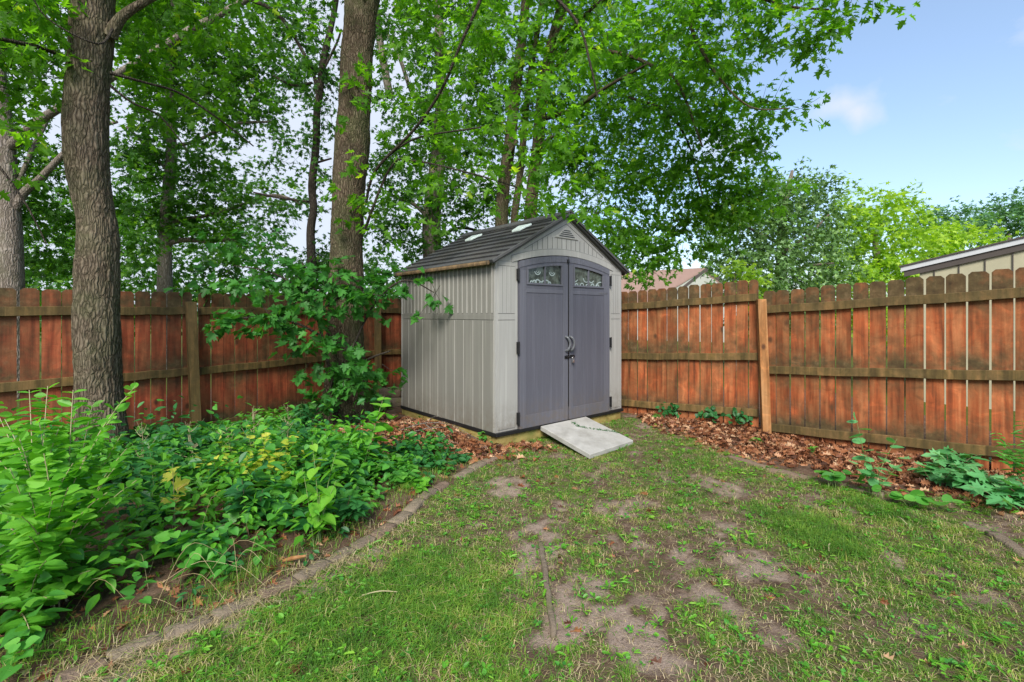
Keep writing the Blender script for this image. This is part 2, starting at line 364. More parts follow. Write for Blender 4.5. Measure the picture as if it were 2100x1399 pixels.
P_stone = stone('edging_stone_grey_brown', (.13, .10, .07), (.34, .275, .20), (.14, .15, .05))
P_brick = stone('edging_stone_reddish', (.15, .10, .07), (.33, .24, .175), (.12, .11, .05))

# ground
n = Nd('ground_soil')
vc = n.attr('bare'); mo = n.attr('mossy'); lt_ = n.attr('litter')
big = n.noise(1.1, 6, .65); mid = n.noise(9, 7, .72); fine = n.noise(110, 5, .75); spk = n.vor(55, 'F1')
soil = n.ramp(mid, [(.28, (.08, .052, .036)), (.5, (.17, .115, .08)), (.72, (.32, .23, .17))])
soil = n.mix(n.math('MULTIPLY', fine, .5), soil, n.mix(1., soil, (.5, .47, .45), 'MULTIPLY'))
sand = n.mix(fine, (.22, .16, .12), (.54, .42, .34))
c = n.mix(n.ramp(n.math('ADD', n.math('MULTIPLY', vc, .55), n.math('MULTIPLY_ADD', mid, .9, -.1)), [(.5, 0.), (.95, 1.)]), soil, sand)
moss = n.ramp(n.noise(30, 6, .75), [(.3, (.04, .07, .012)), (.55, (.10, .16, .025)), (.75, (.19, .24, .05))])
c = n.mix(n.ramp(n.math('ADD', mo, n.math('MULTIPLY_ADD', n.noise(15, 7, .8), 1.7, -.85)), [(.38, 0.), (.6, 1.)]), c, moss)
c = n.mix(n.ramp(spk, [(.06, .5), (.12, 0.)]), c, (.34, .24, .15))
c = n.mix(n.math('MULTIPLY', lt_, .8), c, n.ramp(fine, [(.3, (.05, .025, .015)), (.7, (.16, .075, .04))]))
n.bump(n.math('ADD', n.math('MULTIPLY', mid, 2.), fine), .9, .02)
M_ground = n.fin(c, .95, .1)

# ------------------------------------------------------------------ leaf templates (x across, y along, z up); y=1 tip
def halves(h, fold=.12, droop=0.0):
    """h = right outline from base to tip; both halves share the midrib"""
    base, tip = h[0], h[-1]; k = len(h); z = lambda x, y: fold*abs(x) - droop*y*y
    v = [(x, y, z(x, y)) for x, y in h] + [(-x, y, z(x, y)) for x, y in h[1:-1]]
    right = tuple(range(k)); left = (0,) + tuple([k-1]) + tuple(k + i for i in range(k-3, -1, -1))
    return v, [right, left]
T_maple = halves([(0, 0), (.14, .03), (.46, .02), (.30, .18), (.70, .42), (.42, .42), (.50, .62), (.20, .52), (.24, .78), (0, 1.1)], .18, .12)
T_maple_s = halves([(0, 0), (.42, .02), (.18, .25), (.66, .46), (.2, .5), (.22, .78), (0, 1.1)], .2, .15)
T_star = ([(0, 0, 0), (.42, .05, .04), (.2, .3, .02), (.62, .5, -.05), (.17, .55, 0), (0, 1.08, -.12), (-.17, .55, 0), (-.62, .5, -.05), (-.2, .3, .02), (-.42, .05, .04)], [tuple(range(10))])
T_oval = halves([(0, 0), (.17, .15), (.29, .42), (.25, .7), (.1, .92), (0, 1)], .25, .16)
T_point = halves([(0, 0), (.13, .12), (.25, .36), (.19, .66), (.07, .88), (0, 1.05)], .22, .22)
T_heart = halves([(0, .06), (.14, -.06), (.34, .02), (.44, .28), (.36, .56), (.16, .84), (0, 1.02)], .16, .12)
T_diam = ([(0, 0, 0), (.28, .45, .05), (0, 1, -.08), (-.28, .45, .05)], [(0, 1, 2, 3)])
T_tuft = ([(0, 0, 0), (.12, .3, .03), (.5, .45, 0), (.15, .6, 0), (0, 1.1, -.1), (-.15, .6, .02), (-.5, .5, 0), (-.12, .3, .05)], [tuple(range(8))])
T_oak = halves([(0, 0), (.08, .14), (.30, .20), (.14, .34), (.44, .50), (.16, .58), (.30, .82), (.08, .82), (0, 1.0)], .5, .3)
T_round = halves([(0, .0), (.25, .0), (.45, .25), (.42, .6), (.2, .85), (0, .9)], .12, .08)
T_dand = halves([(0, 0), (.05, .15), (.13, .25), (.07, .36), (.18, .5), (.10, .6), (.17, .78), (0, 1)], .3, .35)

def unit(v): return v / (np.linalg.norm(v, axis=-1, keepdims=True) + 1e-9)
def spray_leaves(mb, blobs, size, tmpl=T_star, per=11, tw=None, up=.9, twr=.004, hue=None, spread=.30, sizevar=.3):
    """blobs: (centre, radii, n leaves). Leaves sit along short drooping twigs"""
    for c, rad, n_ in blobs:
        ns = max(2, int(n_ / per)); c = np.asarray(c, float); rad = np.asarray(rad, float)
        q = unit(rng.normal(size=(ns, 3))) * (rng.random(ns) ** .45)[:, None]
        q *= (.72 + .5 * vnoise(q[:, 0]*2.3+9, q[:, 1]*2.3, q[:, 2]*2.3, 5))[:, None]
        sp = c + q * rad
        d = unit(q * np.array([1, 1, .35]) + rng.normal(size=(ns, 3)) * .45 + np.array([0, 0, -.18]))
        L = spread * (.6 + .8 * rng.random(ns))
        t = rng.random((ns, per)); side = np.sign(rng.random((ns, per)) - .5)
        lat = unit(np.cross(d, np.array([0, 0, 1.])))
        pos = sp[:, None] + d[:, None]*(L[:, None]*t)[..., None] + lat[:, None]*(side*L[:, None]*.32*rng.random((ns, per)))[..., None] + rng.normal(size=(ns, per, 3))*.035*L.mean()/.3
        ld = unit(d[:, None]*.8 + lat[:, None]*side[..., None]*.8 + rng.normal(size=(ns, per, 3))*.45 + np.array([0, 0, -.35]))
        nn = rng.normal(size=(ns, per, 3))*.55 + np.array([0, 0, up])
        s_ = size*(1 - sizevar/2 + sizevar*rng.random((ns, per)))
        h0 = rng.random(ns)[:, None]*.45 + rng.random((ns, per))*.35 + (hue if hue is not None else .0)
        h0 = np.where(rng.random((ns, per)) > .985, 1., h0)
        N = ns*per
        mb.inst(tmpl, pos.reshape(N, 3), ld.reshape(N, 3), nn.reshape(N, 3), s_.reshape(N), np.clip(h0, 0, 1).reshape(N))
        if tw is not None:
            for k in range(0, ns):
                if rng.random() < .5:
                    e = sp[k] + d[k]*L[k]; s0 = sp[k] - d[k]*L[k]*.5 + np.array([0, 0, .04])
                    tw.tube([s0, sp[k], e], [twr, twr*.8, twr*.4], 3, cap=False)
def limb(mb, pts, r0, r1, seg=8, sub=5):
    n = len(pts); mb.tube(pts, np.linspace(r0, r1, n), seg, sub=sub)

# ------------------------------------------------------------------ ground
EL = np.array([gnd(*p, .05)[:2] for p in [(1027,930),(991,942),(965,955),(936,970),(915,982),(891,998),(863,1017),(837,1043),(804,1066),(765,1092),(722,1113),(672,1140),(607,1180),(530,1212),(435,1255),(332,1290),(220,1340),(110,1392),(0,1440)]])
ER = np.array([(2.03,5.9),(2.07,5.5),(2.20,4.95),(2.38,4.56),(2.63,4.25),(2.80,4.08),(2.98,3.90),(3.06,3.62),(3.11,3.36),(3.13,3.19),(3.02,2.85),(2.9,2.5)])
def xl(y): return np.interp(y, EL[::-1, 1], EL[::-1, 0])
def xr(y): return np.interp(y, ER[::-1, 1], ER[::-1, 0])
def inlawn(x, y): return (x > xl(y) + .04) & (x < np.where(y < 3.95, 6, xr(y) + .12)) & (y < 7.2)
PATCH = [gnd(a, b)[:2].tolist() + [r, am] for a, b, r, am in [(1100,1085,.16,1),(1095,1140,.14,.9),(1275,1052,.12,.6),(1230,1262,.2,1),(1310,1268,.13,.9),(1500,1255,.1,.8),(1480,1092,.16,.8),(1530,1165,.16,.7),(1180,1215,.14,.8),(1040,1000,.16,.6),(1350,1335,.14,.9),(1890,1168,.14,.8),(1790,1098,.16,.5),(1130,1300,.12,.8),(1060,1180,.10,.7),(1290,1110,.14,.7),(1400,1140,.10,.5),(1150,1040,.13,.5),(1420,880,.3,.7),(1500,1000,.2,.35),(1330,880,.2,.6),(1620,1180,.16,.5),(1240,1050,.10,.5),(1420,1210,.12,.6),(1000,1080,.1,.4)]]
LUSH = [gnd(a, b)[:2].tolist() + [r, am] for a, b, r, am in [(1690,1095,.26,1.2),(1640,1085,.12,.8),(960,1210,.3,.45),(880,1330,.3,.45),(1810,1050,.2,.7),(1560,1052,.08,.8),(1640,1155,.07,1.),(1720,1130,.1,1),(700,1300,.3,.3),(560,1330,.25,.3),(1040,1290,.1,.5),(1900,1250,.3,.3),(1960,1120,.25,.4),(820,1180,.2,.5)]]
def gsum(L, x, y): 
    s_ = 0
    for a, b, r, am in L: s_ = s_ + am*np.exp(-(((x-a)/r)**2 + ((y-b)/(r*1.2))**2))
    return s_
def bare(x, y):
    return np.clip(gsum(PATCH, x, y)*np.clip(5.*(fbm(x*11, y*11, 0, 21, 5) - .33), 0, 1.6)*1.2 + np.clip((fbm(x*4, y*4, 0, 3, 5) - .58)*5, 0, .6)*(x > -.8), 0, 1)
def litter(x, y):
    # dead leaves: strip along the right fence, heap left of the shed, in front of the sill
    ft = np.interp(x, [1.2, 1.62, 3.05, 4.39, 5.0], [7.6, 7.29, 5.98, 4.45, 3.6])
    d = (ft - y)
    wd = np.interp(x, [1.4, 2.2, 3, 4.2], [.5, 1.3, 1.45, 1.3])
    a = np.clip(1.45 - d/wd, 0, 1)*(x > 1.2)*(d > -.3)*(x > xr(y)-.25)
    q = 1.4*np.exp(-(((x+1.25)/.55)**2 + ((y-5.6)/.5)**2)) + 1.2*np.exp(-(((x+.55)/.4)**2 + ((y-5.0)/.25)**2)) + .5*np.exp(-(((x+1.9)/.6)**2 + ((y-5.9)/.7)**2))
    q2 = 1.1*np.exp(-(((x-.12)/.22)**2 + ((y-5.28)/.12)**2))
    return np.clip(np.maximum(np.maximum(a, q), q2)*np.clip(2.4*fbm(x*5, y*5, 0, 8)-.2, .1, 1.4), 0, 1)
def gz(x, y):
    x = np.asarray(x, float); y = np.asarray(y, float)
    z = (fbm(x*1.3, y*1.3, 0, 1) - .5)*.05 + (fbm(x*7, y*7, 0, 2) - .5)*.018
    bed = np.clip((xl(y) - x)/.15, 0, 1)*(y < 8)
    hp = .10*np.exp(-(((x+1.15)/.5)**2 + ((y-5.5)/.4)**2))
    far = np.clip((np.hypot(x, y) - 9)/6, 0, 1)
    return (z + bed*.035 + hp)*(1 - far) - .02*far
gx = np.concatenate([-np.geomspace(500, 6.3, 26), np.arange(-6, 6.01, .04), np.geomspace(6.3, 500, 26)])
gy = np.concatenate([-np.geomspace(60, .6, 10), np.arange(0, 1.2, .2), np.arange(1.2, 8.6, .04), np.geomspace(8.8, 700, 30)])
GX, GY = np.meshgrid(gx, gy, indexing='ij'); GZ = gz(GX, GY)
mb = MB(); i, j = np.meshgrid(np.arange(len(gx)-1), np.arange(len(gy)-1), indexing='ij'); m_ = len(gy)
mb.raw(np.stack([GX, GY, GZ], -1).reshape(-1, 3), np.stack([i*m_+j, (i+1)*m_+j, (i+1)*m_+j+1, i*m_+j+1], -1).reshape(-1), np.full(i.size, 4))
g = mb.build('ground', M_ground, smooth=True); tag(g, kind='structure')
def setattr_pt(o, nm, val):
    a = o.data.attributes.new(nm, 'FLOAT', 'POINT'); a.data.foreach_set('value', val.reshape(-1).astype(np.float32))
law = inlawn(GX, GY)
setattr_pt(g, 'bare', np.where(law, bare(GX, GY), .0))
setattr_pt(g, 'mossy', np.where(law, np.clip(.47 - .85*bare(GX, GY) + .3*(fbm(GX*2, GY*2, 0, 33) - .5) + .25*gsum(LUSH, GX, GY), 0, 1), np.where((GY > 9) | (abs(GX) > 6), .8, .12)))
setattr_pt(g, 'litter', np.where(law, litter(GX, GY)*.7, np.maximum(litter(GX, GY), .35)))

# ------------------------------------------------------------------ shed
CORN = np.array([-.18, 5.3, 0]); RZ = R(40.4)
uu = np.array([math.cos(RZ), math.sin(RZ), 0]); vv = np.array([-math.sin(RZ), math.cos(RZ), 0])
def sh(x, y, z): return CORN + uu*x + vv*y + np.array([0, 0, z])
WD, DP, ZB, ZT, ZP, XC = 2.22, 2.14, .155, 2.04, 2.66, 1.12
shed = empty('garden_shed', CORN, RZ, label='light grey plastic garden shed with slate coloured double doors and dark shingle roof', cat='shed')
def B(): return MB()
b = B(); b.bx(-.012, WD+.012, .0-.03, DP+.02, .115, ZB+.003); bevel(b.build('floor_strip', P_black, shed), .006)
for (x0, x1, y0, y1) in ((.02, WD-.02, -.004, .085), (-.0, .09, .09, DP), (WD-.09, WD, .09, DP), (.1, WD-.1, DP-.09, DP)):
    b = B(); b.bx(x0, x1, y0, y1, -.05, .113); bevel(b.build('base_beam', P_beam, shed), .006)
# side walls: lower boards, band, upper ribs
def side_wall(x_out, sgn, name='side_wall'):
    b = B(); t = .04
    xa, xb = (x_out, x_out + sgn*t); x0, x1 = min(xa, xb), max(xa, xb)
    b.bx(x0, x1, .03, DP-.03, ZB, ZT-.005, mi=0)
    n_ = 11; w_ = (DP-.06)/n_
    for k in range(n_):
        y0 = .03 + k*w_
        # lower boards stand 7 mm proud, shallow light bead at one edge
        b.bx(min(x_out, x_out-sgn*.007), max(x_out, x_out-sgn*.007), y0+.003, y0+w_-.003, ZB+.002, 1.385, .4, 0)
        b.bx(min(x_out, x_out-sgn*.011), max(x_out, x_out-sgn*.010), y0-.004, y0+.004, ZB+.002, 1.383, .4, 1)
        for h in (0, .5):
            b.bx(min(x_out, x_out-sgn*.014), max(x_out, x_out-sgn*.014), y0+(h+.12)*w_-.010, y0+(h+.12)*w_+.010, 1.462, ZT-.01, .4, 1)
    b.bx(min(x_out, x_out-sgn*.010), max(x_out, x_out-sgn*.010), .032, DP-.032, 1.389, 1.458, .4, 0)
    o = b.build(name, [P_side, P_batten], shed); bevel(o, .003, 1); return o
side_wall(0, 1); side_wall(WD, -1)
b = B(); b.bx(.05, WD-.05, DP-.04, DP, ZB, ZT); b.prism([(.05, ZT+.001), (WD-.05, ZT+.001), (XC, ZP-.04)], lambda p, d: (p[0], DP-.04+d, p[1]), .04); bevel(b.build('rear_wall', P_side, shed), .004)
for x in (-.006, WD-.034):
    b = B(); b.bx(x, x+.04, DP-.029, DP+.004, ZB, ZT-.004); bevel(b.build('corner_trim', P_wall, shed), .006)
# door opening arch
DL, DR, DM = .325, 1.935, 1.13
def arch(x, z0=2.05, z1=2.16): 
    q = (x-(DL+DR)/2)/((DR-DL)/2); return z0 + (z1-z0)*(1-q*q)
def fy(p, d): return (p[0], d, p[1])
# front wall: two piers and the gable panel with the arch cut out of it
for (x0, x1) in ((0, DL-.006), (DR+.006, WD)):
    b = B(); b.bx(x0, x1, 0, .035, ZB, ZT-.002)
    # recessed looking frame: raised strips round two panels
    xa, xb = x0+.035, x1-.045
    if x0 > 1: xa, xb = x0+.045, x1-.035
    for (z0, z1) in ((ZB+.03, 1.385), (1.462, 1.985)):
        b.bx(xa, xb, -.006, 0, z0, z1, .5, 0)
    b.bx(xa, xb, -.008, 0, 1.391, 1.456, .5, 0); b.bx(xa, xb, -.006, 0, 1.99, ZT-.012, .5, 0)
    for (z0, z1) in ((1.386, 1.390), (1.457, 1.461), (1.9855, 1.9895)): b.bx(xa, xb, -.0045, 0, z0, z1, .5, 1)
    for k in (1, 2, 3):
        xk = xa + (xb-xa)*k/4; b.bx(xk-.0015, xk+.0015, -.0072, -.0061, 1.465, 1.98, .5, 1)
    o = b.build('front_pier', [P_wall, P_line], shed); bevel(o, .003, 1)
b = B(); top = []
N = 24
xs = np.linspace(DL-.006, DR+.006, N)
def gab(x): return ZT + (ZP-ZT-.0)*(1-abs(x-XC)/XC) if x <= XC else ZT + (ZP-ZT)*(1-abs(x-XC)/(WD-XC))
out = [(0, ZT)] + [(DL-.006, ZT)] + [(x, max(ZT+.0, arch(x)+.008)) for x in xs[0:]] + [(DR+.006, ZT), (WD, ZT), (XC, ZP)]
for k in range(N-1):   # strips from the arch up to the rake
    x0, x1 = xs[k], xs[k+1]
    if x0 < XC < x1:
        b.prism([(x0, arch(x0)+.008), (XC, arch(XC)+.008), (XC, ZP), (x0, gab(x0))], fy, .035); b.prism([(XC, arch(XC)+.008), (x1, arch(x1)+.008), (x1, gab(x1)), (XC, ZP)], fy, .035)
    else: b.prism([(x0, arch(x0)+.008), (x1, arch(x1)+.008), (x1, gab(x1)), (x0, gab(x0))], fy, .035)
b.prism([(0, ZT), (DL-.006, ZT), (DL-.006, gab(DL-.006)), (0, ZT+.002)], fy, .035); b.prism([(DR+.006, ZT), (WD, ZT), (WD, ZT+.002), (DR+.006, gab(DR+.006))], fy, .035)
gb = b.build('gable', P_wall, shed)
# arched head trim band and raised inner triangle with board lines
b = B(); xs2 = np.linspace(.23, 2.03, 30); a2 = lambda x, o_: arch(x) + o_
for k in range(29):
    x0, x1 = xs2[k], xs2[k+1]; b.prism([(x0, a2(x0, .012)), (x1, a2(x1, .012)), (x1, a2(x1, .085)), (x0, a2(x0, .085))], lambda p, d: (p[0], -.009+d, p[1]), .009)
o = b.build('arch_trim', P_wall, shed)
b = B()
for k in range(29):
    x0, x1 = xs2[k], xs2[k+1]; b.prism([(x0, a2(x0, .0855)), (x1, a2(x1, .0855)), (x1, a2(x1, .0895)), (x0, a2(x0, .0895))], lambda p, d: (p[0], -.006+d, p[1]), .006)
xl0, xr0 = .42, 1.83
def inner(x): return 2.255 + (2.56-2.255)*(1-abs(x-XC)/.70) 
for sgn in (-1, 1):
    b.prism([(XC+sgn*.70, 2.20), (XC+sgn*.70, 2.205), (XC+sgn*.0, 2.571), (XC, 2.565)][::sgn], lambda p, d: (p[0], -.003+d, p[1]), .003)
    b.prism([(XC+sgn*1.00, 2.075), (XC+sgn*1.00, 2.080), (XC, 2.632), (XC, 2.626)][::sgn], lambda p, d: (p[0], -.003+d, p[1]), .003)
for k in range(-7, 8):
    x = XC + k*.082; zt_ = 2.20 + .365*(1-abs(x-XC)/.70)
    if zt_ > a2(x, .1)+.02: b.bx(x-.002, x+.002, -.003, 0, a2(x, .095), min(zt_, 2.378), .5)
b.build('groove_lines', P_line, shed)
b = B(); b.prism([(XC-.21, 2.385), (XC+.21, 2.385), (XC, 2.535)], lambda p, d: (p[0], -.012+d, p[1]), .012); vent = b.build('gable_vent', P_wall, shed); bevel(vent, .004)
b = B()
for k in range(4): 
    z = 2.405+k*.024; hw = .155*(1-(z-2.385)/.15)+.0; b.bx(XC-hw, XC+hw, -.0145, -.0125, z, z+.011)
b.build('louvre_slot', P_black, vent)
# doors
def door(x0, x1, hinge_left):
    b = B(); y0, y1 = -.022, .02; K = 12; xx = np.linspace(x0+.004, x1-.004, K)
    wx0, wx1 = (x0+.135, x1-.125) if hinge_left else (x0+.105, x1-.155)
    wz0 = 1.815; wtop = lambda x: arch(x) - .118
    # leaf body built in strips, with the window opening left out
    cuts = sorted(set(list(xx)+[wx0, wx1]))
    for a, c_ in zip(cuts[:-1], cuts[1:]):
        m = (a+c_)/2
        if wx0 < m < wx1:
            b.prism([(a, .142), (c_, .142), (c_, wz0), (a, wz0)], lambda p, d: (p[0], y0+d, p[1]), y1-y0)
            b.prism([(a, wtop(a)), (c_, wtop(c_)), (c_, arch(c_)), (a, arch(a))], lambda p, d: (p[0], y0+d, p[1]), y1-y0)
        else: b.prism([(a, .142), (c_, .142), (c_, arch(c_)), (a, arch(a))], lambda p, d: (p[0], y0+d, p[1]), y1-y0)
    d = b.build('door', P_door, shed)
    # raised stiles, rails; recessed board lines
    b = B(); f = -.0275; bx = lambda a, c_, z0, z1: b.bx(a, c_, f, y0-.0005, z0, z1)
    px0, px1 = wx0-.03, wx1+.03
    for a, c_ in zip(cuts[:-1], cuts[1:]): b.prism([(a, wtop(a)+.045), (c_, wtop(c_)+.045), (c_, arch(c_)-.003), (a, arch(a)-.003)], lambda p, dd: (p[0], f+dd, p[1]), 0.005)
    bx(x0+.006, px0-.002, .146, min(arch(x0+.006), arch(px0))-.10); bx(px1+.002, x1-.006, .146, min(arch(x1-.006), arch(px1))-.10)
    bx(px0, px1, .146, .30); bx(px0, px1, 1.70, 1.745)
    o = b.build('door_frame', P_doortrim, d); bevel(o, .002, 1)
    b = B()
    for k in (1, 2):
        x = px0 + (px1-px0)*k/3; b.bx(x-.0025, x+.0025, -.0235, y0-.0003, .32, 1.68)
        b.bx(x-.005, x+.005, -.0262, y0-.0005, 1.665, 1.685)
    b.build('board_groove', P_doortrim, d)
    # window: frame, mullion, pane with a printed cloth behind the glass
    b = B(); fr = .022
    w_ = np.linspace(wx0-fr, wx1+fr, 12)
    b.bx(wx0-fr, wx0, -.034, .0, wz0-fr, wtop(wx0-fr)+.0); b.bx(wx1, wx1+fr, -.034, .0, wz0-fr, wtop(wx1+fr)+.0)
    b.bx(wx0, wx1, -.034, .0, wz0-fr, wz0); b.bx((wx0+wx1)/2-.009, (wx0+wx1)/2+.009, -.028, -.001, wz0, wtop((wx0+wx1)/2))
    for a, c_ in zip(w_[:-1], w_[1:]): b.prism([(a, wtop(a)), (c_, wtop(c_)), (c_, wtop(c_)+.024), (a, wtop(a)+.024)], lambda p, dd: (p[0], -.034+dd, p[1]), .034)
    wf = b.build('window_frame', P_doortrim, d); bevel(wf, .002, 1)
    b = B()
    for a, c_ in zip(np.linspace(wx0, wx1, 8)[:-1], np.linspace(wx0, wx1, 8)[1:]): b.prism([(a, wz0), (c_, wz0), (c_, wtop(c_)), (a, wtop(a))], lambda p, dd: (p[0], -.008+dd, p[1]), .004)
    # white looping print seen through the glass
    def ring(cx, cz, r, a0, a1, wdt):
        aa = np.linspace(a0, a1, 16)
        for q0, q1 in zip(aa[:-1], aa[1:]):
            P = [(cx+math.cos(q)*rr, cz+math.sin(q)*rr*.95) for q, rr in ((q0, r), (q1, r), (q1, r+wdt), (q0, r+wdt))]
            P = [(min(max(x, wx0+.002), wx1-.002), min(max(z, wz0+.002), wtop(x)-.004)) for x, z in P]
            b.prism(P, lambda p, dd: (p[0], -.0095+dd, p[1]), .0012, .5, 1)
    wm_ = (wx1-wx0)
    if hinge_left:
        for q in (.30, .74): ring(wx0+wm_*q, wz0+.145, .040, R(190), R(350), .012); ring(wx0+wm_*q, wz0+.145, .018, R(180), R(360), .007)
        for k in range(7): ring(wx0+wm_*(.12+.09*k), wz0+.004, .012+.010*(k % 3), 0, math.pi, .014)
        ring(wx0+.04, wz0+.03, .09, R(120), R(175), .008)
    else:
        for q in (.05, .44, .62): ring(wx0+wm_*q, wz0+.10, .05, R(185), R(330), .010)
        for k in range(5): ring(wx0+wm_*(.1+.19*k), wz0+.002, .016+.008*(k % 2), 0, math.pi, .012)
        ring(wx1-.01, wz0-.06, .12, R(80), R(160), .012)
    b.build('pane', [M_glass, M_print], d)
    # hinges
    hx = x0-.016 if hinge_left else x1+.016
    for z in (1.90, 1.075, .28):
        b = B(); b.bx(hx-.014, hx+.014, -.038, -.0265+.02, z-.065, z+.065); b.tube([(hx, -.038, z-.07), (hx, -.038, z+.07)], [.009, .009], 8)
        bevel(b.build('hinge', P_metal, d), .002, 1)
    # handle
    hxx = x1-.038 if hinge_left else x0+.028
    b = B(); s_ = 1
    b.tube([(hxx-s_*.012, -.022, 1.175), (hxx-s_*.006, -.058, 1.165), (hxx+s_*.010, -.072, 1.13), (hxx+s_*.018, -.075, 1.09), (hxx+s_*.010, -.072, 1.05), (hxx-s_*.006, -.058, 1.015), (hxx-s_*.012, -.022, 1.005)], [.017, .016, .015, .0155, .015, .016, .017], 10, sub=4)
    b.build('handle', P_handle, d, smooth=True)
    return d
n = Nd('window_glass'); P_g = n.fin(n.mix(n.ramp(n.noise(16, 4, .6), [(.42, 0.), (.6, 1.)]), (.03, .04, .036), (.10, .125, .11)), .1, .6); M_glass = n.m
M_print = Nd('white_print').fin((.34, .41, .41), .5)
d1 = door(DL, DM-.004, True); d2 = door(DM+.006, DR, False)
b = B(); b.bx(DM-.006, DM+.008, -.0265, -.0225, .32, 2.13); b.build('door_seal', P_black, d2)
# small embossed name on the right door rail
fc = bpy.data.curves.new('door_lettering', 'FONT'); fc.body = 'SUNCAST'; fc.size = .036; fc.extrude = .0012; fc.space_character = 1.25
fo = bpy.data.objects.new('door_lettering', fc); COL.objects.link(fo); fo.parent = d2; fo.location = (1.70, -.0285, 1.712); fo.rotation_euler = (R(90), 0, 0)
fc.materials.append(P_handle)
bpy.context.view_layer.update(); tm_ = bpy.data.meshes.new_from_object(fo); f2 = bpy.data.objects.new('door_lettering', tm_); COL.objects.link(f2); f2.parent = d2; f2.location = fo.location; f2.rotation_euler = fo.rotation_euler; bpy.data.objects.remove(fo); f2.name = 'door_lettering'
# bolt and padlock
b = B(); b.bx(DM-.075, DM-.012, -.034, -.0275, .905, .945); b.bx(DM+.014, DM+.10, -.034, -.0275, .915, .95); b.tube([(DM-.07, -.042, .932), (DM+.095, -.042, .932)], [.007, .007], 8); b.bx(DM-.05, DM-.035, -.05, -.034, .915, .95); b.bx(DM+.04, DM+.055, -.05, -.034, .915, .95)
lt = b.build('door_bolt', P_metal, shed); bevel(lt, .0015, 1)
b = B(); b.bx(DM+.035, DM+.07, -.062, -.044, .855, .89); b.tube([(DM+.04, -.053, .888), (DM+.04, -.053, .915), (DM+.052, -.053, .925), (DM+.065, -.053, .915), (DM+.065, -.053, .888)], [.004]*5, 6, sub=3)
bevel(b.build('padlock', P_steel, shed), .004)
b = B(); b.bx(DM-.03, DM+.0, -.045, -.0278, 2.085, 2.125); bevel(b.build('door_catch', P_black, shed), .003)
# roof: stepped shingle courses on two slopes
def roof_slope(side):
    b = B(); E = XC+.075 if side < 0 else WD-XC+.075
    ang = math.atan2(ZP-ZT, XC); nC = 9; ys0, ys1 = -.055, DP+.06
    def P(s_, up): # s_ = horizontal distance from the ridge, up = normal offset
        return (XC + side*s_ + side*math.sin(ang)*up, ZP + .012 - s_*math.tan(ang) + math.cos(ang)*up)
    for k in range(nC):
        s0, s1 = E*k/nC, E*(k+1)/nC
        m = 14; rowoff = random.random()
        y = ys0; 
        while y < ys1-.01:
            y2 = min(y + random.uniform(.13, .21), ys1); 
            lift = random.uniform(0, .002)
            o4 = [P(s0, .008), P(s1, .030+lift), P(s1, .008), P(s0, -.003)]
            if side < 0: o4 = o4[::-1]
            b.prism(o4, lambda p, d: (p[0], y+.0012+d, p[1]), y2-y-.0024, random.random())
            y = y2
    q = [P(0, .004), P(E, .010), P(E-.005, -.016), P(0, -.016)]
    if side < 0: q = q[::-1]
    b.prism(q, lambda p, d: (p[0], ys0+.003+d, p[1]), ys1-ys0-.006, .1)
    r_ = b.build('roof_slope', P_roof, shed)
    # rolled eave lip
    b = B(); e = P(E, .02)
    y = ys0+.06
    while y < ys1-.01:
        y2 = min(y+random.uniform(.10, .16), ys1)
        o_ = [(e[0]-side*.012, e[1]+.010), (e[0]+side*.012, e[1]+.002), (e[0]+side*.018, e[1]-.018), (e[0]+side*.014, e[1]-.040), (e[0]-side*.004, e[1]-.046), (e[0]-side*.012, e[1]-.02)]
        if side < 0: o_ = o_[::-1]
        b.prism(o_, lambda p, d: (p[0], y+.001+d, p[1]), y2-y-.002, random.random()); y = y2
    bevel(b.build('eave_lip', P_lip, r_), .004, 1)
    # verge strip
    b = B(); q = [P(0, .032), P(E+.008, .032), P(E+.008, -.001), P(0, -.001)]
    if side < 0: q = q[::-1]
    b.prism(q, lambda p, d: (p[0], ys0-.022+d, p[1]), .021, .2); bevel(b.build('verge_trim', P_roof, r_), .004, 1)
    return r_, P
rl, PL_ = roof_slope(-1); rr, PR_ = roof_slope(1)
b = B(); b.prism([(XC-.10, ZP-.012), (XC, ZP+.048), (XC+.10, ZP-.012), (XC+.10, ZP+.012), (XC, ZP+.074), (XC-.10, ZP+.012)][::-1], lambda p, d: (p[0], -.08+d, p[1]), DP+.15, .2); bevel(b.build('ridge_cap', P_roof, shed), .006)
for yy in (.42, 1.47):
    b = B(); a_, c_ = .17, .33
    p0, p1 = PL_(a_, .045), PL_(c_, .050)
    v = [(p0[0], yy, p0[1]), (p1[0], yy+.05, p1[1]), (p1[0], yy+.21, p1[1]), (p0[0], yy+.26, p0[1])]
    vb = [(x, y, z-.03) for x, y, z in v]
    b.poly(v+vb, [(0, 1, 2, 3), (7, 6, 5, 4), (0, 4, 5, 1), (1, 5, 6, 2), (2, 6, 7, 3), (3, 7, 4, 0)]); bevel(b.build('skylight', P_sky, rl), .008)

# ------------------------------------------------------------------ ramp slab
tp = [sh(.635, -.045, .150), sh(1.43, -.045, .155)]; bt = [gnd(1299, 903, .055), gnd(1210, 932, .05)]
b = B(); v = [tp[0], tp[1], bt[0], bt[1]]; th = .052
n_ = np.cross(v[1]-v[0], v[3]-v[0]); n_ = n_/np.linalg.norm(n_); n_ = n_ if n_[2] > 0 else -n_
vb = [p - n_*th for p in v]
b.poly(v+vb, [(3, 2, 1, 0), (4, 5, 6, 7), (0, 1, 5, 4), (1, 2, 6, 5), (2, 3, 7, 6), (3, 0, 4, 7)])
o = b.build('ramp_slab', P_conc, org=tuple(bt[1])); bevel(o, .007, 3); tag(o, 'worn pale concrete slab laid as a ramp up to the shed doors', 'ramp')

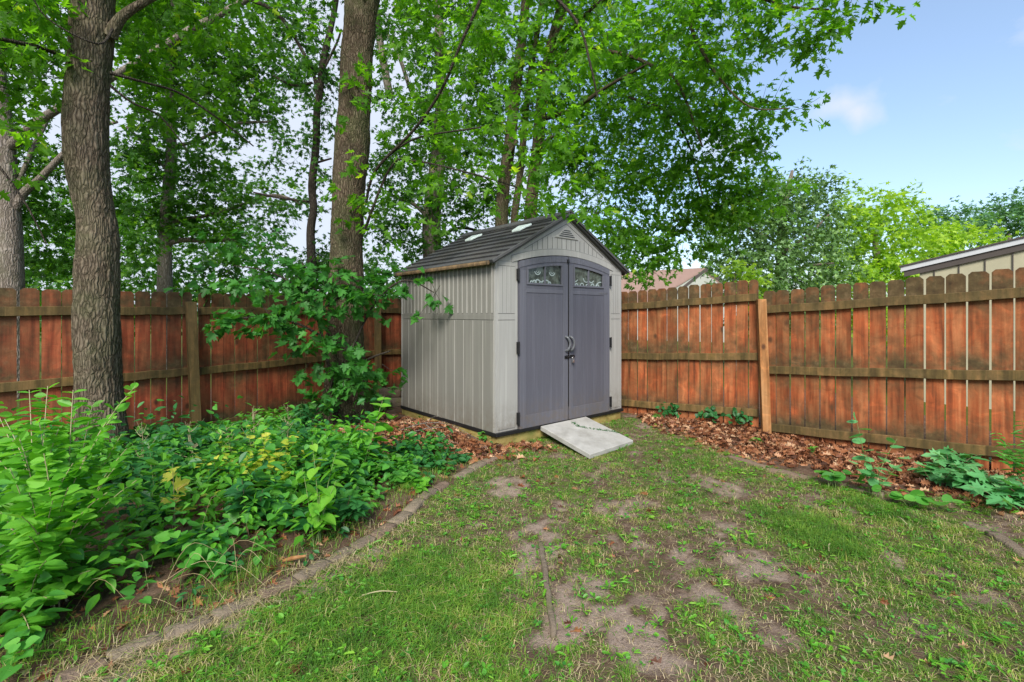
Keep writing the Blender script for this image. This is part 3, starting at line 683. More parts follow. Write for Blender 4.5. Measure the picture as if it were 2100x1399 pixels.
# ------------------------------------------------------------------ fences
def fence_panel(parent, org, p0, z0, p1, z1, mat, pw=.139, gap=.010, hb=1.69, gapvar=.006, names=True, skip=None):
    p0 = np.array(p0, float); p1 = np.array(p1, float); d = p1-p0; L = np.linalg.norm(d); d /= L
    nv = np.array([d[1], -d[0]]);  # towards the yard
    if nv @ (-p0) < 0: nv = -nv
    b = MB(); s_ = .004
    while s_ < L-.05:
        w_ = pw*random.uniform(.97, 1.02); s1 = min(s_+w_, L-.002); sm = (s_+s1)/2; zz = z0+(z1-z0)*sm/L
        tilt = random.uniform(-.004, .004); hh = hb+random.uniform(-.007, .007); c_ = .026; off = random.uniform(0, .004)
        q = [(s_, -.13), (s1, -.13), (s1+tilt, hh-c_), (s1-c_+tilt, hh), (s_+c_+tilt, hh), (s_+tilt, hh-c_)]
        # boards divided in height so that weathering can vary along them
        hs = [-.13, 0, .1, .25, .45, .62, .72, .82, .95, 1.15, 1.32, 1.42, 1.52, hh-c_]
        V = []; F = []
        for i_, h in enumerate(hs):
            t = (h+.13)/(hh+.13)*tilt
            for a, o_ in ((s_+t, 0), (s1+t, 0), (s1+t, -.017), (s_+t, -.017)):
                xy = p0 + d*a + nv*(o_+off); V.append((xy[0], xy[1], zz+h))
        for i_ in range(len(hs)-1):
            k = i_*4
            for e in range(4): F.append((k+e, k+(e+1) % 4, k+4+(e+1) % 4, k+4+e))
        k = (len(hs)-1)*4
        for a, o_ in ((s_+c_+tilt, 0), (s1-c_+tilt, 0), (s1-c_+tilt, -.017), (s_+c_+tilt, -.017)):
            xy = p0 + d*a + nv*(o_+off); V.append((xy[0], xy[1], zz+hh))
        for e in range(4): F.append((k+e, k+(e+1) % 4, k+4+(e+1) % 4, k+4+e))
        F.append((k+4, k+5, k+6, k+7)); F.append((3, 2, 1, 0))
        b.poly(V, F, random.random()); s_ = s1 + gap + random.uniform(-gapvar, gapvar)
    o = b.build('boards', mat, parent, org)
    oz = org[2]
    def wf(co):
        x = co[:, 0]+org[0]-p0[0]; y = co[:, 1]+org[1]-p0[1]; s2 = (x*d[0]+y*d[1])/L
        h = co[:, 2]+oz-(z0+(z1-z0)*s2)
        return np.clip(.31 + .85*np.clip((h-1.4)/.1, 0, 1) + .75*np.exp(-((h-.86)/.09)**2) + .7*np.exp(-((h-.12)/.1)**2) + .35*np.exp(-((h-.62)/.08)**2) + .15*np.exp(-((h-1.35)/.09)**2), 0, 1)
    add_weather(o, wf)
    for h0, h1 in ((0, .092), (.69, .782), (1.42, 1.512)):
        b = MB(); m = 12; V = []; F = []
        for k in range(m+1):
            s2 = L*k/m; zz = z0+(z1-z0)*k/m + .004*math.sin(k*1.3+h0*9)
            for o_, h in ((.006, h0), (.042, h0), (.042, h1), (.006, h1)):
                xy = p0 + d*s2 + nv*(o_+.002); V.append((xy[0], xy[1], zz+h))
        for k in range(m):
            for e in range(4): F.append((k*4+e, k*4+(e+1) % 4, k*4+4+(e+1) % 4, k*4+4+e))
        F += [(0, 1, 2, 3), (m*4+3, m*4+2, m*4+1, m*4)]
        b.poly(V, F, random.random()*.6); r_ = b.build('rail', W_rail, parent, org); bevel(r_, .004, 1); add_weather(r_, lambda co: np.full(len(co), .55 if h0 > 1 else .3))
def post(parent, org, base, top, w_=.095, mat=W_post, wv=.15):
    b = MB(); m = 10; V = []; F = []; base = np.array(base, float); top = np.array(top, float)
    a = math.atan2(base[0], base[1])*-1 + .25
    ex = np.array([math.cos(a), math.sin(a)]); ey = np.array([-ex[1], ex[0]])
    for k in range(m+1):
        c_ = base + (top-base)*k/m
        for sx_, sy_ in ((-1, -1), (1, -1), (1, 1), (-1, 1)):
            xy = c_[:2] + ex*sx_*w_/2 + ey*sy_*w_/2; V.append((xy[0], xy[1], c_[2]))
    for k in range(m):
        for e in range(4): F.append((k*4+e, k*4+(e+1) % 4, k*4+4+(e+1) % 4, k*4+4+e))
    F += [(3, 2, 1, 0), (m*4, m*4+1, m*4+2, m*4+3)]
    b.poly(V, F, .2); o = b.build('post', mat, parent, org); bevel(o, .005); add_weather(o, lambda co: np.clip(wv+.5*np.clip((co[:, 2]-co[:, 2].max()+.25)/.25, 0, 1), 0, 1))
org = (3.05, 5.98, 0)
fr_ = empty('wooden_fence', org, label='orange-brown dog-eared board fence with three rails running right of the shed', cat='fence')
C0 = (-.95, 9.62)
fence_panel(fr_, org, (1.62-.02, 7.30), .09, (3.03, 5.99), .196, W_org, gap=.013)
fence_panel(fr_, org, (3.07, 5.96), .037, (4.68, 4.10), .19, W_org, gap=.015)
fence_panel(fr_, org, (4.70, 4.07), .10, (6.2, 2.1), .12, W_org, gap=.010)
fence_panel(fr_, org, C0, .05, (1.57, 7.34), .09, W_org, gap=.008)
post(fr_, org, (3.065, 5.87, -.1), (3.015, 5.90, 1.635), .095)
post(fr_, org, (1.56, 7.26, -.1), (1.56, 7.26, 1.58), .09); post(fr_, org, (4.66, 3.98, -.1), (4.66, 3.98, 1.72), .09)
org = (-3.85, 5.87, 0)
fl_ = empty('wooden_fence', org, label='dark red dog-eared board fence behind the leafy bed left of the shed', cat='fence')
fence_panel(fl_, org, (-6.2, 3.35), .0, (-4.44, 5.22), .02, W_red, pw=.142, gap=.012)
fence_panel(fl_, org, (-4.42, 5.25), .02, (-3.87, 5.90), .03, W_red, gap=.012)
fence_panel(fl_, org, (-3.81, 5.93), .025, (-2.37, 8.42), .05, W_red, gap=.013)
fence_panel(fl_, org, (-2.33, 8.47), .05, (C0[0]-.02, C0[1]+.02), .05, W_red, gap=.008)
post(fl_, org, (-3.74, 5.78, -.1), (-3.82, 5.80, 1.60), .10, W_rail, .4); post(fl_, org, (-2.30, 8.38, -.1), (-2.31, 8.38, 1.55), .10, W_rail, .6)
post(fl_, org, (-4.36, 5.15, -.1), (-4.37, 5.16, 1.5), .09, W_rail, .4)

# ------------------------------------------------------------------ edging stones
def block(name, a, b_, wdt, h, mat, label, cat, group=None, zoff=0, seed=0):
    a = np.array(a); b_ = np.array(b_); c_ = (a+b_)/2; d = b_-a; L = np.linalg.norm(d); ang = math.atan2(d[1], d[0])
    nx, ny, nz_ = 9, 4, 3; mb = MB(); V = {}; 
    r_ = np.random.default_rng(seed+5)
    import itertools
    idx = {}; vs = []
    for i_, j_, k_ in itertools.product(range(nx+1), range(ny+1), range(nz_+1)):
        if i_ in (0, nx) or j_ in (0, ny) or k_ in (0, nz_):
            x, y, z = (i_/nx-.5)*(L-.008), (j_/ny-.5)*wdt, (k_/nz_-.5)*h
            cr = (abs(x)/(L/2))**6+(abs(y)/(wdt/2))**6+(abs(z)/(h/2))**6
            f_ = 1/max(1, cr)**(1/14.)
            nn = (vnoise(x*22+seed, y*22, z*22, 3)-.5)*.020
            idx[i_, j_, k_] = len(vs); vs.append((x*f_+nn, y*f_+nn, z*f_+nn*.8))
    F = []
    for i_ in range(nx):
        for j_ in range(ny):
            for k_, fl in ((0, 0), (nz_, 1)):
                q = [idx[i_, j_, k_], idx[i_+1, j_, k_], idx[i_+1, j_+1, k_], idx[i_, j_+1, k_]]; F.append(q if fl else q[::-1])
    for i_ in range(nx):
        for k_ in range(nz_):
            for j_, fl in ((0, 1), (ny, 0)):
                q = [idx[i_, j_, k_], idx[i_+1, j_, k_], idx[i_+1, j_, k_+1], idx[i_, j_, k_+1]]; F.append(q if fl else q[::-1])
    for j_ in range(ny):
        for k_ in range(nz_):
            for i_, fl in ((0, 0), (nx, 1)):
                q = [idx[i_, j_, k_], idx[i_, j_+1, k_], idx[i_, j_+1, k_+1], idx[i_, j_, k_+1]]; F.append(q if fl else q[::-1])
    mb.poly(vs, F, r_.random()); o = mb.build(name, mat, smooth=True)
    z = float(gz(c_[0], c_[1])) + zoff
    o.location = (c_[0], c_[1], z); o.rotation_euler = (r_.uniform(-.05, .05), r_.uniform(-.03, .03), ang+r_.uniform(-.03, .03))
    return tag(o, label, cat, group)
ords = ['first', 'second', 'third', 'fourth', 'fifth', 'sixth', 'seventh', 'eighth', 'ninth', 'tenth', 'eleventh', 'twelfth', 'thirteenth', 'fourteenth', 'fifteenth', 'sixteenth', 'seventeenth', 'eighteenth']
c = 0
for k in range(len(EL)-1):
    if k == 3: continue
    a, b_ = EL[k], EL[k+1]
    block('edging_stone', a, b_, .088, .085, P_stone if k % 4 else P_brick, f'grey-brown edging stone of the leafy bed, {ords[c]} counting from the shed corner', 'edging stone', 'stones edging the leafy bed', -.012, k)
    c += 1
c = 0
for k in range(9, len(EL)-2):
    d = EL[k+1]-EL[k]; nrm_ = np.array([d[1], -d[0]])/np.linalg.norm(d); 
    if nrm_[0] < 0: nrm_ = -nrm_
    a, b_ = EL[k]+nrm_*.125+d*.3, EL[k+1]+nrm_*.125+d*.3
    if k in (12,): continue
    block('paving_stone', a, b_, .12, .08, P_stone if k % 2 else P_brick, f'sunken flat paver beside the bed border, {ords[c]} counting from the shed', 'paver', 'sunken pavers beside the bed border', -.031, k+30); c += 1
c = 0
for k in (2, 3, 4, 5, 8, 9, 10):
    a, b_ = ER[k], ER[k+1]
    block('edging_stone', a, b_, .07, .075, P_brick if k < 5 else P_stone, f'low brown edging piece beside the right fence litter, {ords[c]} counting from the shed', 'edging stone', 'edging pieces along the right fence', -.018, k+60); c += 1
# half buried board in the lawn
a, b_ = gnd(1106, 1112)[:2], gnd(1140, 1315)[:2]
block('timber_board', a, b_, .028, .06, P_stone, 'narrow weathered timber board sunk on edge in the lawn', 'board', None, -.004, 99)
# grey stones stacked behind the shed
k = 0
for px, py, D, L, lab in ((800, 806, 7.6, .34, 'flat reddish stone on top of the pile behind the shed'), (812, 826, 7.5, .30, 'grey stone at the bottom of the pile behind the shed, against the shed'), (786, 830, 7.55, .24, 'small grey stone at the bottom of the pile behind the shed, nearer the trunk')):
    p = at(px, py, D); o = block('field_stone', (p[0]-L/2, p[1]), (p[0]+L/2, p[1]+.05), .24, .15, P_brick if k == 0 else P_stone, lab, 'stone', None, 0, 80+k); o.location.z = max(.06, p[2]); k += 1

# ------------------------------------------------------------------ buildings beyond the fence
def siding(name, col, sc):
    n = Nd(name); c = n.mix(n.noise(3, 6, .7), col, tuple(x*.7 for x in col)); n.bump(n.noise(40, 3), .3, .004); return n.fin(c, .8, .2)
M_cream = siding('cream_panel', (.48, .45, .32), 1); M_white = siding('white_fascia', (.62, .64, .68), 1); M_brown = siding('brown_trim', (.10, .085, .08), 1)
M_shingle = siding('pinkish_shingle', (.36, .24, .21), 1); M_siding = siding('pale_siding', (.46, .47, .43), 1)
A = np.array([6.72, 8.2]); d = np.array([.65, -.76]); d /= np.linalg.norm(d); nv = np.array([d[1], -d[0]]); L = 3.4
def NB(s_, o_, z): return (A[0]+d[0]*s_+nv[0]*o_, A[1]+d[1]*s_+nv[1]*o_, z)
org = (A[0], A[1], 0)
ns_ = empty('neighbour_outbuilding', org, label='cream panelled outbuilding with white fascia and dark trim beyond the right fence', cat='outbuilding')
def zr_(s_): return 2.275 + .225*min(s_, 6.8-s_)
def rk(name, ss, o0, o1, b0, b1, mat):
    """board following the rake: b0/b1 offsets below the roof line, or an absolute foot if b0 is None"""
    b = MB()
    for s0, s1 in zip(ss[:-1], ss[1:]):
        q = [(s0, -.05 if b0 is None else zr_(s0)-b0), (s1, -.05 if b0 is None else zr_(s1)-b0), (s1, zr_(s1)-b1), (s0, zr_(s0)-b1)]
        V = [NB(p[0], o, p[1]) for o in (o0, o1) for p in q]
        b.poly(V, [(3, 2, 1, 0), (4, 5, 6, 7), (0, 1, 5, 4), (1, 2, 6, 5), (2, 3, 7, 6), (3, 0, 4, 7)])
    return b.build(name, mat, ns_, org)
rk('wall', [.10, 3.4, 6.7], -3.5, -.03, None, .10, M_cream)
for k in range(22):
    s_ = .29 + k*.30
    b = MB(); b.box(NB(s_, -.018, (zr_(s_)-.10)/2), (.012, .014, zr_(s_)-.10), rot=[[d[0], nv[0], 0], [d[1], nv[1], 0], [0, 0, 1]]); b.build('batten', M_brown, ns_, org)
rk('dark_trim', [-.10, 3.4, 6.9], -.029, .008, .165, .068, M_brown)
rk('fascia', [-.14, 3.4, 6.94], -.029, .03, .067, -.01, M_white)
rk('roof', [-.16, 3.4, 6.96], -3.7, .05, -.012, -.035, M_brown)
# far house with gable towards the yard
GA = at(1447, 549, 26); gr = np.array([.93, -.36]); gl = -gr; rb = np.array([-.80, .55]); rb /= np.linalg.norm(rb)
org = (GA[0], GA[1], 0)
hs = empty('neighbour_house', org, label='distant house with pinkish shingle roof and pale gable beyond the fence', cat='house')
gr = np.array([math.cos(R(-28)), math.sin(R(-28))]); bk = np.array([-math.cos(R(35)), math.sin(R(35))]); 
def HP(a, b_, z): return (GA[0]+gr[0]*a+bk[0]*b_, GA[1]+gr[1]*a+bk[1]*b_, z)
zr = GA[2]; ze = zr-1.25
b = MB(); b.poly([HP(-2.3, .3, -.05), HP(1.4, .3, -.05), HP(1.4, .3, ze+.1), HP(0, .3, zr-.12), HP(-2.3, .3, ze-.35), HP(-2.3, 9, -.05), HP(-2.3, 9, ze-.35), HP(1.4, 9, -.05), HP(1.4, 9, ze), HP(0, 9, zr-.12)],
       [(0, 1, 2, 3, 4), (5, 0, 4, 6), (1, 7, 8, 2), (7, 5, 6, 9, 8)]); b.build('wall', M_siding, hs, org)
b = MB()
for k in range(9): b.poly([HP(-2.0, .27, ze-.2+k*.13-.006), HP(1.3, .27, ze-.2+k*.13-.006), HP(1.3, .27, ze-.2+k*.13+.006), HP(-2.0, .27, ze-.2+k*.13+.006)], [(0, 1, 2, 3)]) if k < 2 else None
def slab(b, P4, t):
    V = P4 + [(x, y, z-t) for x, y, z in P4]; b.poly(V, [(0, 1, 2, 3), (7, 6, 5, 4), (0, 4, 5, 1), (1, 5, 6, 2), (2, 6, 7, 3), (3, 7, 4, 0)])
b = MB(); slab(b, [HP(0, 0, zr), HP(0, 9.3, zr), HP(-3.4, 9.3, ze-.8), HP(-3.4, 0, ze-.8)], .1); slab(b, [HP(0, 0, zr+.001), HP(1.55, 0, ze), HP(1.55, 9.3, ze), HP(0, 9.3, zr+.001)], .1); rf = b.build('roof', M_shingle, hs, org)
b = MB(); slab(b, [HP(0, -.05, zr-.01), HP(1.6, -.05, ze-.04), HP(1.6, .0, ze-.04), HP(0, .0, zr-.01)], .2); slab(b, [HP(0, -.05, zr-.012), HP(0, -.01, zr-.012), HP(-1.9, -.01, ze-.3), HP(-1.9, -.05, ze-.3)], .14); b.build('rake_board', M_brown, hs, org)


# ------------------------------------------------------------------ trees
def P3(lst):      # (px, py, D, halfwidth px) -> points, radii
    return [at(a, b_, D) for a, b_, D, h in lst], [h*D/FPX/math.sqrt(1+((a-CX)/FPX)**2) for a, b_, D, h in lst]
def tree(name, label, base, stems, limbs, crown, bmat, lmat, size, tmpl=T_star, disp=0, seg=20, group=None, per=11, twig=True, up=.9, spread=.3, cat='tree', leaf_name='crown', dens=1.7):
    org = tuple(base); t = empty(name, org, label=label, cat=cat, group=group)
    for k, st in enumerate(stems):
        P, r = P3(st); mb = MB(); 
        dp = None
        if disp:
            def dp(X, rr, disp=disp):
                x, y, z = X[..., 0], X[..., 1], X[..., 2]
                wx = fbm(x*8, y*8, z*3, 4)*.12; 
                a = 1-abs(2*vnoise((x+wx)*38, (y+wx)*38, z*6, 6)-1); b_ = 1-abs(2*vnoise((x+wx)*80, (y)*80, z*16, 7)-1)
                lump = (fbm(x*3, y*3, z*1.6, 9)-.5)*.07
                return (.5-a**2)*disp*1.0 - (b_**2)*disp*.4 + lump*.8
        mb.tube(P, r, seg, disp=dp, sub=(60 if disp else 6)); mb.build('trunk', bmat, t, org, smooth=True)
    for li in limbs:
        P, r = P3(li); mb = MB(); mb.tube(P, r, 8, sub=5); mb.build('limb', B_twig if r[0] < .035 else bmat, t, org, smooth=True)
    if crown:
        mb = MB(); tw = MB() if twig else None; bl = []
        for a, b_, D, rx, ry, cov in crown:
            n_ = dens*cov*math.pi*rx*ry/(.27*(size*FPX/D)**2)
            bl.append((at(a, b_, D), (rx*D/FPX, (rx+ry)*.5*D/FPX, ry*D/FPX), n_))
        spray_leaves(mb, bl, size, tmpl, per=per, tw=tw, up=up, spread=spread)
        mb.build(leaf_name, lmat, t, org)
        if twig and tw.n: tag(tw.build('twigs', B_twig, t, org), kind='stuff')
    return t

tree('maple_tree', 'thick ridged trunk standing before the left fence, nearest tree with a bulge halfway up', (at(205, 880, 4.75)[0], 4.75, 0),
  [[(214, 1010, 4.75, 70), (208, 900, 4.75, 57), (203, 780, 4.75, 52), (200, 650, 4.75, 50), (201, 560, 4.75, 48), (202, 500, 4.75, 46), (198, 450, 4.75, 45), (185, 381, 4.75, 49), (177, 305, 4.75, 51), (178, 229, 4.75, 50), (183, 152, 4.75, 49), (190, 60, 4.75, 49), (193, 0, 4.75, 46), (205, -120, 4.75, 44), (200, -420, 4.8, 38)]],
  [[(225, 75, 4.75, 18), (250, 35, 4.75, 12), (300, 2, 4.8, 9), (360, -25, 5, 8), (480, -60, 5.4, 6)], [(150, 125, 4.7, 8), (90, 100, 4.5, 6), (40, 88, 4.3, 6), (-40, 70, 4.1, 5), (-160, 30, 4, 4)],
   [(225, 150, 4.7, 5), (300, 170, 4.9, 3), (370, 192, 5.2, 3), (450, 245, 5.5, 2), (520, 300, 5.8, 1.5)], [(225, 175, 4.7, 4), (270, 210, 4.8, 2.5), (330, 240, 5, 2), (385, 310, 5.2, 1.5)], [(230, 60, 4.6, 4), (200, 90, 4.3, 2.5), (100, 40, 4.1, 2), (60, -20, 4, 1.6)],
   [(-20, 320, 4.2, 4), (20, 370, 4.25, 3), (60, 430, 4.3, 2.5), (95, 500, 4.35, 1.5)]],
  [(60, 20, 4.6, 110, 55, .8), (50, 130, 4.6, 90, 35, .7), (70, 200, 5.0, 60, 40, .55), (40, 270, 4.3, 60, 30, .5), (330, 30, 5.4, 100, 40, .5), (300, 120, 5.6, 80, 50, .6), (420, 190, 5.8, 90, 50, .45), (300, 240, 5.8, 60, 40, .4), (0, 340, 4.2, 40, 25, .4),
   (120, -120, 4.8, 260, 70, .8), (450, -130, 5.4, 200, 60, .7), (-120, 60, 4.6, 120, 140, .8), (10, 0, 4.0, 60, 40, .5), (480, 40, 5.6, 80, 40, .5)],
  B_main, L_maple, .088, T_maple_s, disp=.0095, seg=150, per=9, dens=2.4)
tree('maple_tree', 'tall ridged trunk between left fence and shed with low leafy sprouts around its base', (at(708, 850, 6.5)[0], 6.5, 0),
  [[(705, 905, 6.5, 78), (708, 850, 6.5, 62), (709, 800, 6.5, 47), (708, 720, 6.5, 40), (708, 650, 6.5, 37), (711, 560, 6.5, 35), (712, 500, 6.5, 34), (717, 381, 6.5, 35), (722, 300, 6.5, 34.5), (726, 229, 6.5, 34), (733, 114, 6.5, 33), (738, 50, 6.5, 33), (728, -20, 6.5, 24), (700, -150, 6.5, 20), (680, -400, 6.5, 14)],
   [(748, 90, 6.47, 14), (756, 30, 6.47, 17), (772, -40, 6.5, 17), (800, -160, 6.6, 16), (840, -380, 6.7, 12)]],
  [[(750, 420, 6.4, 3), (770, 350, 6.2, 3), (850, 265, 5.9, 3), (905, 185, 5.7, 3), (945, 90, 5.5, 3), (985, 0, 5.4, 3.5), (1010, -80, 5.6, 4)], [(780, 335, 6.2, 2.5), (850, 285, 6, 2), (980, 262, 5.8, 1.6), (1060, 245, 5.6, 1)],
   [(745, 480, 6.4, 3.5), (800, 345, 6.3, 2.5), (850, 330, 6.1, 2.), (1000, 365, 5.6, 1.6), (1100, 400, 5.3, 1.2)], [(1080, -60, 5.6, 4), (1180, 40, 5.4, 3), (1210, 130, 5.2, 2.4), (1225, 200, 5.2, 1.5)]],
  [(850, 100, 6.2, 90, 70, .38), (940, 180, 5.9, 90, 60, .38), (860, 230, 6.2, 80, 60, .34), (1000, 60, 5.8, 80, 50, .5), (730, 180, 6.0, 40, 90, .25), (720, 400, 5.9, 45, 70, .25), (1075, 130, 5.0, 50, 70, .42), (1110, 220, 5.0, 65, 45, .5), (1050, 340, 5.1, 60, 35, .45), (1160, 310, 5.2, 60, 40, .4), (1095, 390, 5.0, 55, 20, .55),
   (1150, 405, 5.1, 40, 12, .7), (1195, 436, 5.05, 26, 6, .35), (1190, 452, 5.05, 9, 12, .5), (1210, 60, 5.6, 70, 70, .5), (900, 330, 6.0, 90, 40, .35), (800, 410, 6.1, 60, 60, .4), (950, -80, 6, 260, 70, .7), (650, -120, 6.6, 150, 80, .6), (1060, 290, 4.9, 40, 25, .4), (640, 60, 6.4, 50, 60, .25), (930, 400, 5.8, 70, 30, .35)],
  B_second, L_maple, .10, T_maple_s, disp=.009, seg=120, per=8, spread=.26)
tree('silver_maple', 'three stemmed maple rising behind the shed with a wide drooping bright crown', (at(1058, 790, 10)[0], 10, 0),
  [[(1024, 800, 10, 18), (1027, 600, 10, 15), (1028, 470, 10, 13.5), (1033, 380, 10, 13), (1045, 300, 10, 12), (1058, 180, 10, 11), (1068, 100, 10, 10), (1078, 0, 10, 9), (1085, -160, 10, 7)],
   [(1058, 800, 10.1, 12), (1056, 560, 10.1, 9), (1055, 450, 10.1, 8), (1064, 380, 10.1, 7), (1072, 300, 10.1, 7), (1085, 170, 10.1, 6), (1112, 0, 10.1, 6), (1130, -150, 10.1, 4)],
   [(1090, 800, 9.9, 17), (1086, 600, 9.9, 14), (1088, 450, 9.9, 13), (1093, 380, 9.9, 13), (1103, 300, 9.9, 12), (1112, 200, 9.9, 12), (1124, 130, 9.9, 12), (1141, 60, 9.9, 12), (1160, -10, 9.9, 12), (1195, -160, 9.9, 9)]],
  [[(1112, 245, 9.8, 5), (1165, 228, 9.4, 5), (1205, 205, 9, 4.5), (1248, 176, 8.6, 3.5), (1330, 130, 8, 2.5)], [(1118, 170, 9.8, 4), (1160, 110, 9.4, 3.5), (1190, 95, 9, 3), (1290, 115, 8.4, 4), (1345, 140, 8, 4), (1390, 170, 7.6, 3), (1440, 300, 7.2, 2)],
   [(1130, 110, 9.8, 4), (1200, 30, 9.3, 4), (1290, -30, 8.5, 4.5), (1380, -10, 7.0, 4.5), (1432, 90, 6.4, 4), (1475, 160, 6.2, 3), (1540, 220, 6.1, 2), (1620, 222, 6, 1.2)], [(1060, 290, 9.9, 4), (1035, 330, 9.6, 3), (1030, 380, 9.4, 2)],
   [(1290, 200, 8.6, 3), (1360, 225, 8, 2.5), (1410, 290, 7.8, 2), (1440, 400, 7.6, 1.4)], [(1390, -60, 6.4, 5), (1500, -30, 6, 4), (1600, 10, 5.8, 3), (1700, 20, 5.6, 2)], [(1100, 310, 9.8, 5), (1125, 285, 9.5, 4), (1140, 280, 9.3, 3)]],
  [(1010, 120, 10, 110, 110, .8), (980, 300, 10, 90, 90, .7), (1180, 60, 9.6, 110, 80, 1.1), (1170, 190, 9.6, 100, 70, 1.0), (1180, 310, 9.6, 110, 70, 1.15), (1290, 120, 9, 120, 90, .95), (1300, 260, 9, 110, 80, .85), (1280, 380, 9, 110, 60, .95), (1260, 460, 9, 80, 50, 1.0), (1340, 500, 8.6, 100, 45, .85), (1300, 540, 8.2, 45, 30, .8), (1350, 530, 8.2, 30, 18, .4), (1420, 460, 8.2, 80, 40, .8),
   (1400, 180, 8, 110, 90, .8), (1400, 330, 8, 100, 80, .75), (1500, 250, 7.5, 70, 65, .85), (1510, 330, 7.5, 60, 50, .7), (1480, 150, 7.2, 60, 60, .8), (1560, 225, 6.8, 45, 35, .6), (1590, 215, 6.5, 30, 22, .45), (1630, 220, 6.2, 22, 12, .5), (1520, 410, 7.8, 80, 40, .8), 
   (1400, 30, 6.3, 110, 55, 1.0), (1540, 25, 6.0, 90, 45, .95), (1640, 60, 5.8, 75, 42, .8), (1700, 70, 5.7, 38, 38, .7), (1590, 85, 5.8, 42, 28, .55), (1720, 5, 5.6, 80, 22, .7), (1830, -8, 5.5, 45, 14, .7), (1440, 100, 6.2, 50, 60, .8), (1570, 300, 7.2, 25, 35, .4),
   (1200, -110, 9.5, 240, 90, 1), (1500, -110, 6.8, 260, 80, 1), (1700, -70, 5.8, 120, 40, .8), (1120, 430, 9.5, 60, 40, .7), (1470, 420, 8.4, 90, 60, 1.), (1580, 400, 8, 50, 40, .5), (1340, 560, 8.2, 30, 25, .5)],
  B_second, L_maple, .088, T_maple_s, seg=22, per=10)
tree('woodland_tree', 'slim grey trunk beyond left fence with two level side limbs', (at(340, 700, 12)[0], 12, 0),
  [[(338, 770, 12, 20), (338, 590, 12, 17), (339, 470, 12, 14), (346, 380, 12, 13), (352, 300, 12, 11), (348, 180, 12, 10), (355, 50, 12, 8), (360, -120, 12, 5)]],
  [[(345, 462, 12, 7), (372, 450, 12, 6), (400, 447, 12, 5), (470, 430, 12, 4), (560, 400, 12, 3), (620, 420, 12, 2)], [(345, 500, 12, 7), (380, 492, 12, 6), (430, 495, 12, 5), (490, 490, 12, 3)], [(350, 300, 12, 5), (400, 290, 12, 4), (480, 255, 12, 4), (560, 250, 12, 2)], [(352, 360, 12, 5), (300, 300, 12, 4), (260, 260, 12, 3)]],
  [(300, 60, 12, 90, 80, 1.1), (400, 90, 12, 90, 80, 1.2), (500, 130, 12, 90, 80, 1.1), (320, 200, 12, 80, 70, .9), (430, 220, 12, 100, 70, .85), (540, 220, 12, 70, 60, .6), (300, 320, 12, 70, 70, 1.0), (400, 330, 12, 90, 60, 1.0), (450, 400, 12, 100, 45, 1.0), (560, 410, 12, 70, 25, .6), (290, 430, 12, 60, 60, 1.1), (400, 450, 12, 90, 40, 1.0), (470, 480, 12, 80, 35, .9), (340, -70, 12, 220, 80, 1), (600, 130, 12, 50, 70, .45), (560, 20, 12, 80, 60, .7), (600, 360, 12, 40, 18, .3)],
  B_far, L_wood, .105, T_star, seg=16, twig=False, dens=2.1)
tree('woodland_tree', 'broad pale grey trunk at the left edge beyond the fence with arching limbs', (at(22, 700, 8.5)[0], 8.5, 0),
  [[(24, 830, 8.5, 44), (24, 700, 8.5, 36), (22, 590, 8.5, 31), (18, 450, 8.5, 29), (8, 300, 8.5, 26), (-8, 150, 8.5, 23), (-30, 0, 8.5, 20), (-60, -200, 8.5, 14)]],
  [[(30, 430, 8.5, 12), (50, 395, 8.5, 11), (80, 368, 8.5, 9), (125, 322, 8.5, 8), (180, 270, 8.4, 6), (240, 250, 8.3, 4)], [(22, 300, 8.5, 15), (50, 275, 8.4, 13), (80, 248, 8.3, 12), (150, 205, 8.3, 10), (270, 135, 8.4, 9), (390, 62, 8.5, 9), (440, 36, 8.5, 8), (540, -20, 8.6, 6)], [(35, 380, 8.5, 6), (70, 300, 8.6, 6), (95, 250, 8.7, 5)]],
  [(60, 60, 8.8, 90, 70, .8), (110, 180, 8.8, 60, 60, .55), (100, 330, 9, 60, 50, .8), (100, 430, 9.2, 50, 60, .9), (90, 520, 9.4, 60, 50, .9), (270, 20, 9, 60, 50, .6), (-80, 300, 8.8, 90, 200, .9), (60, -90, 8.8, 200, 80, 1), (260, 350, 9, 40, 60, .4), (280, 500, 9.4, 40, 60, .9)],
  B_far, L_wood, .095, T_star, seg=24, twig=False, dens=2.5)
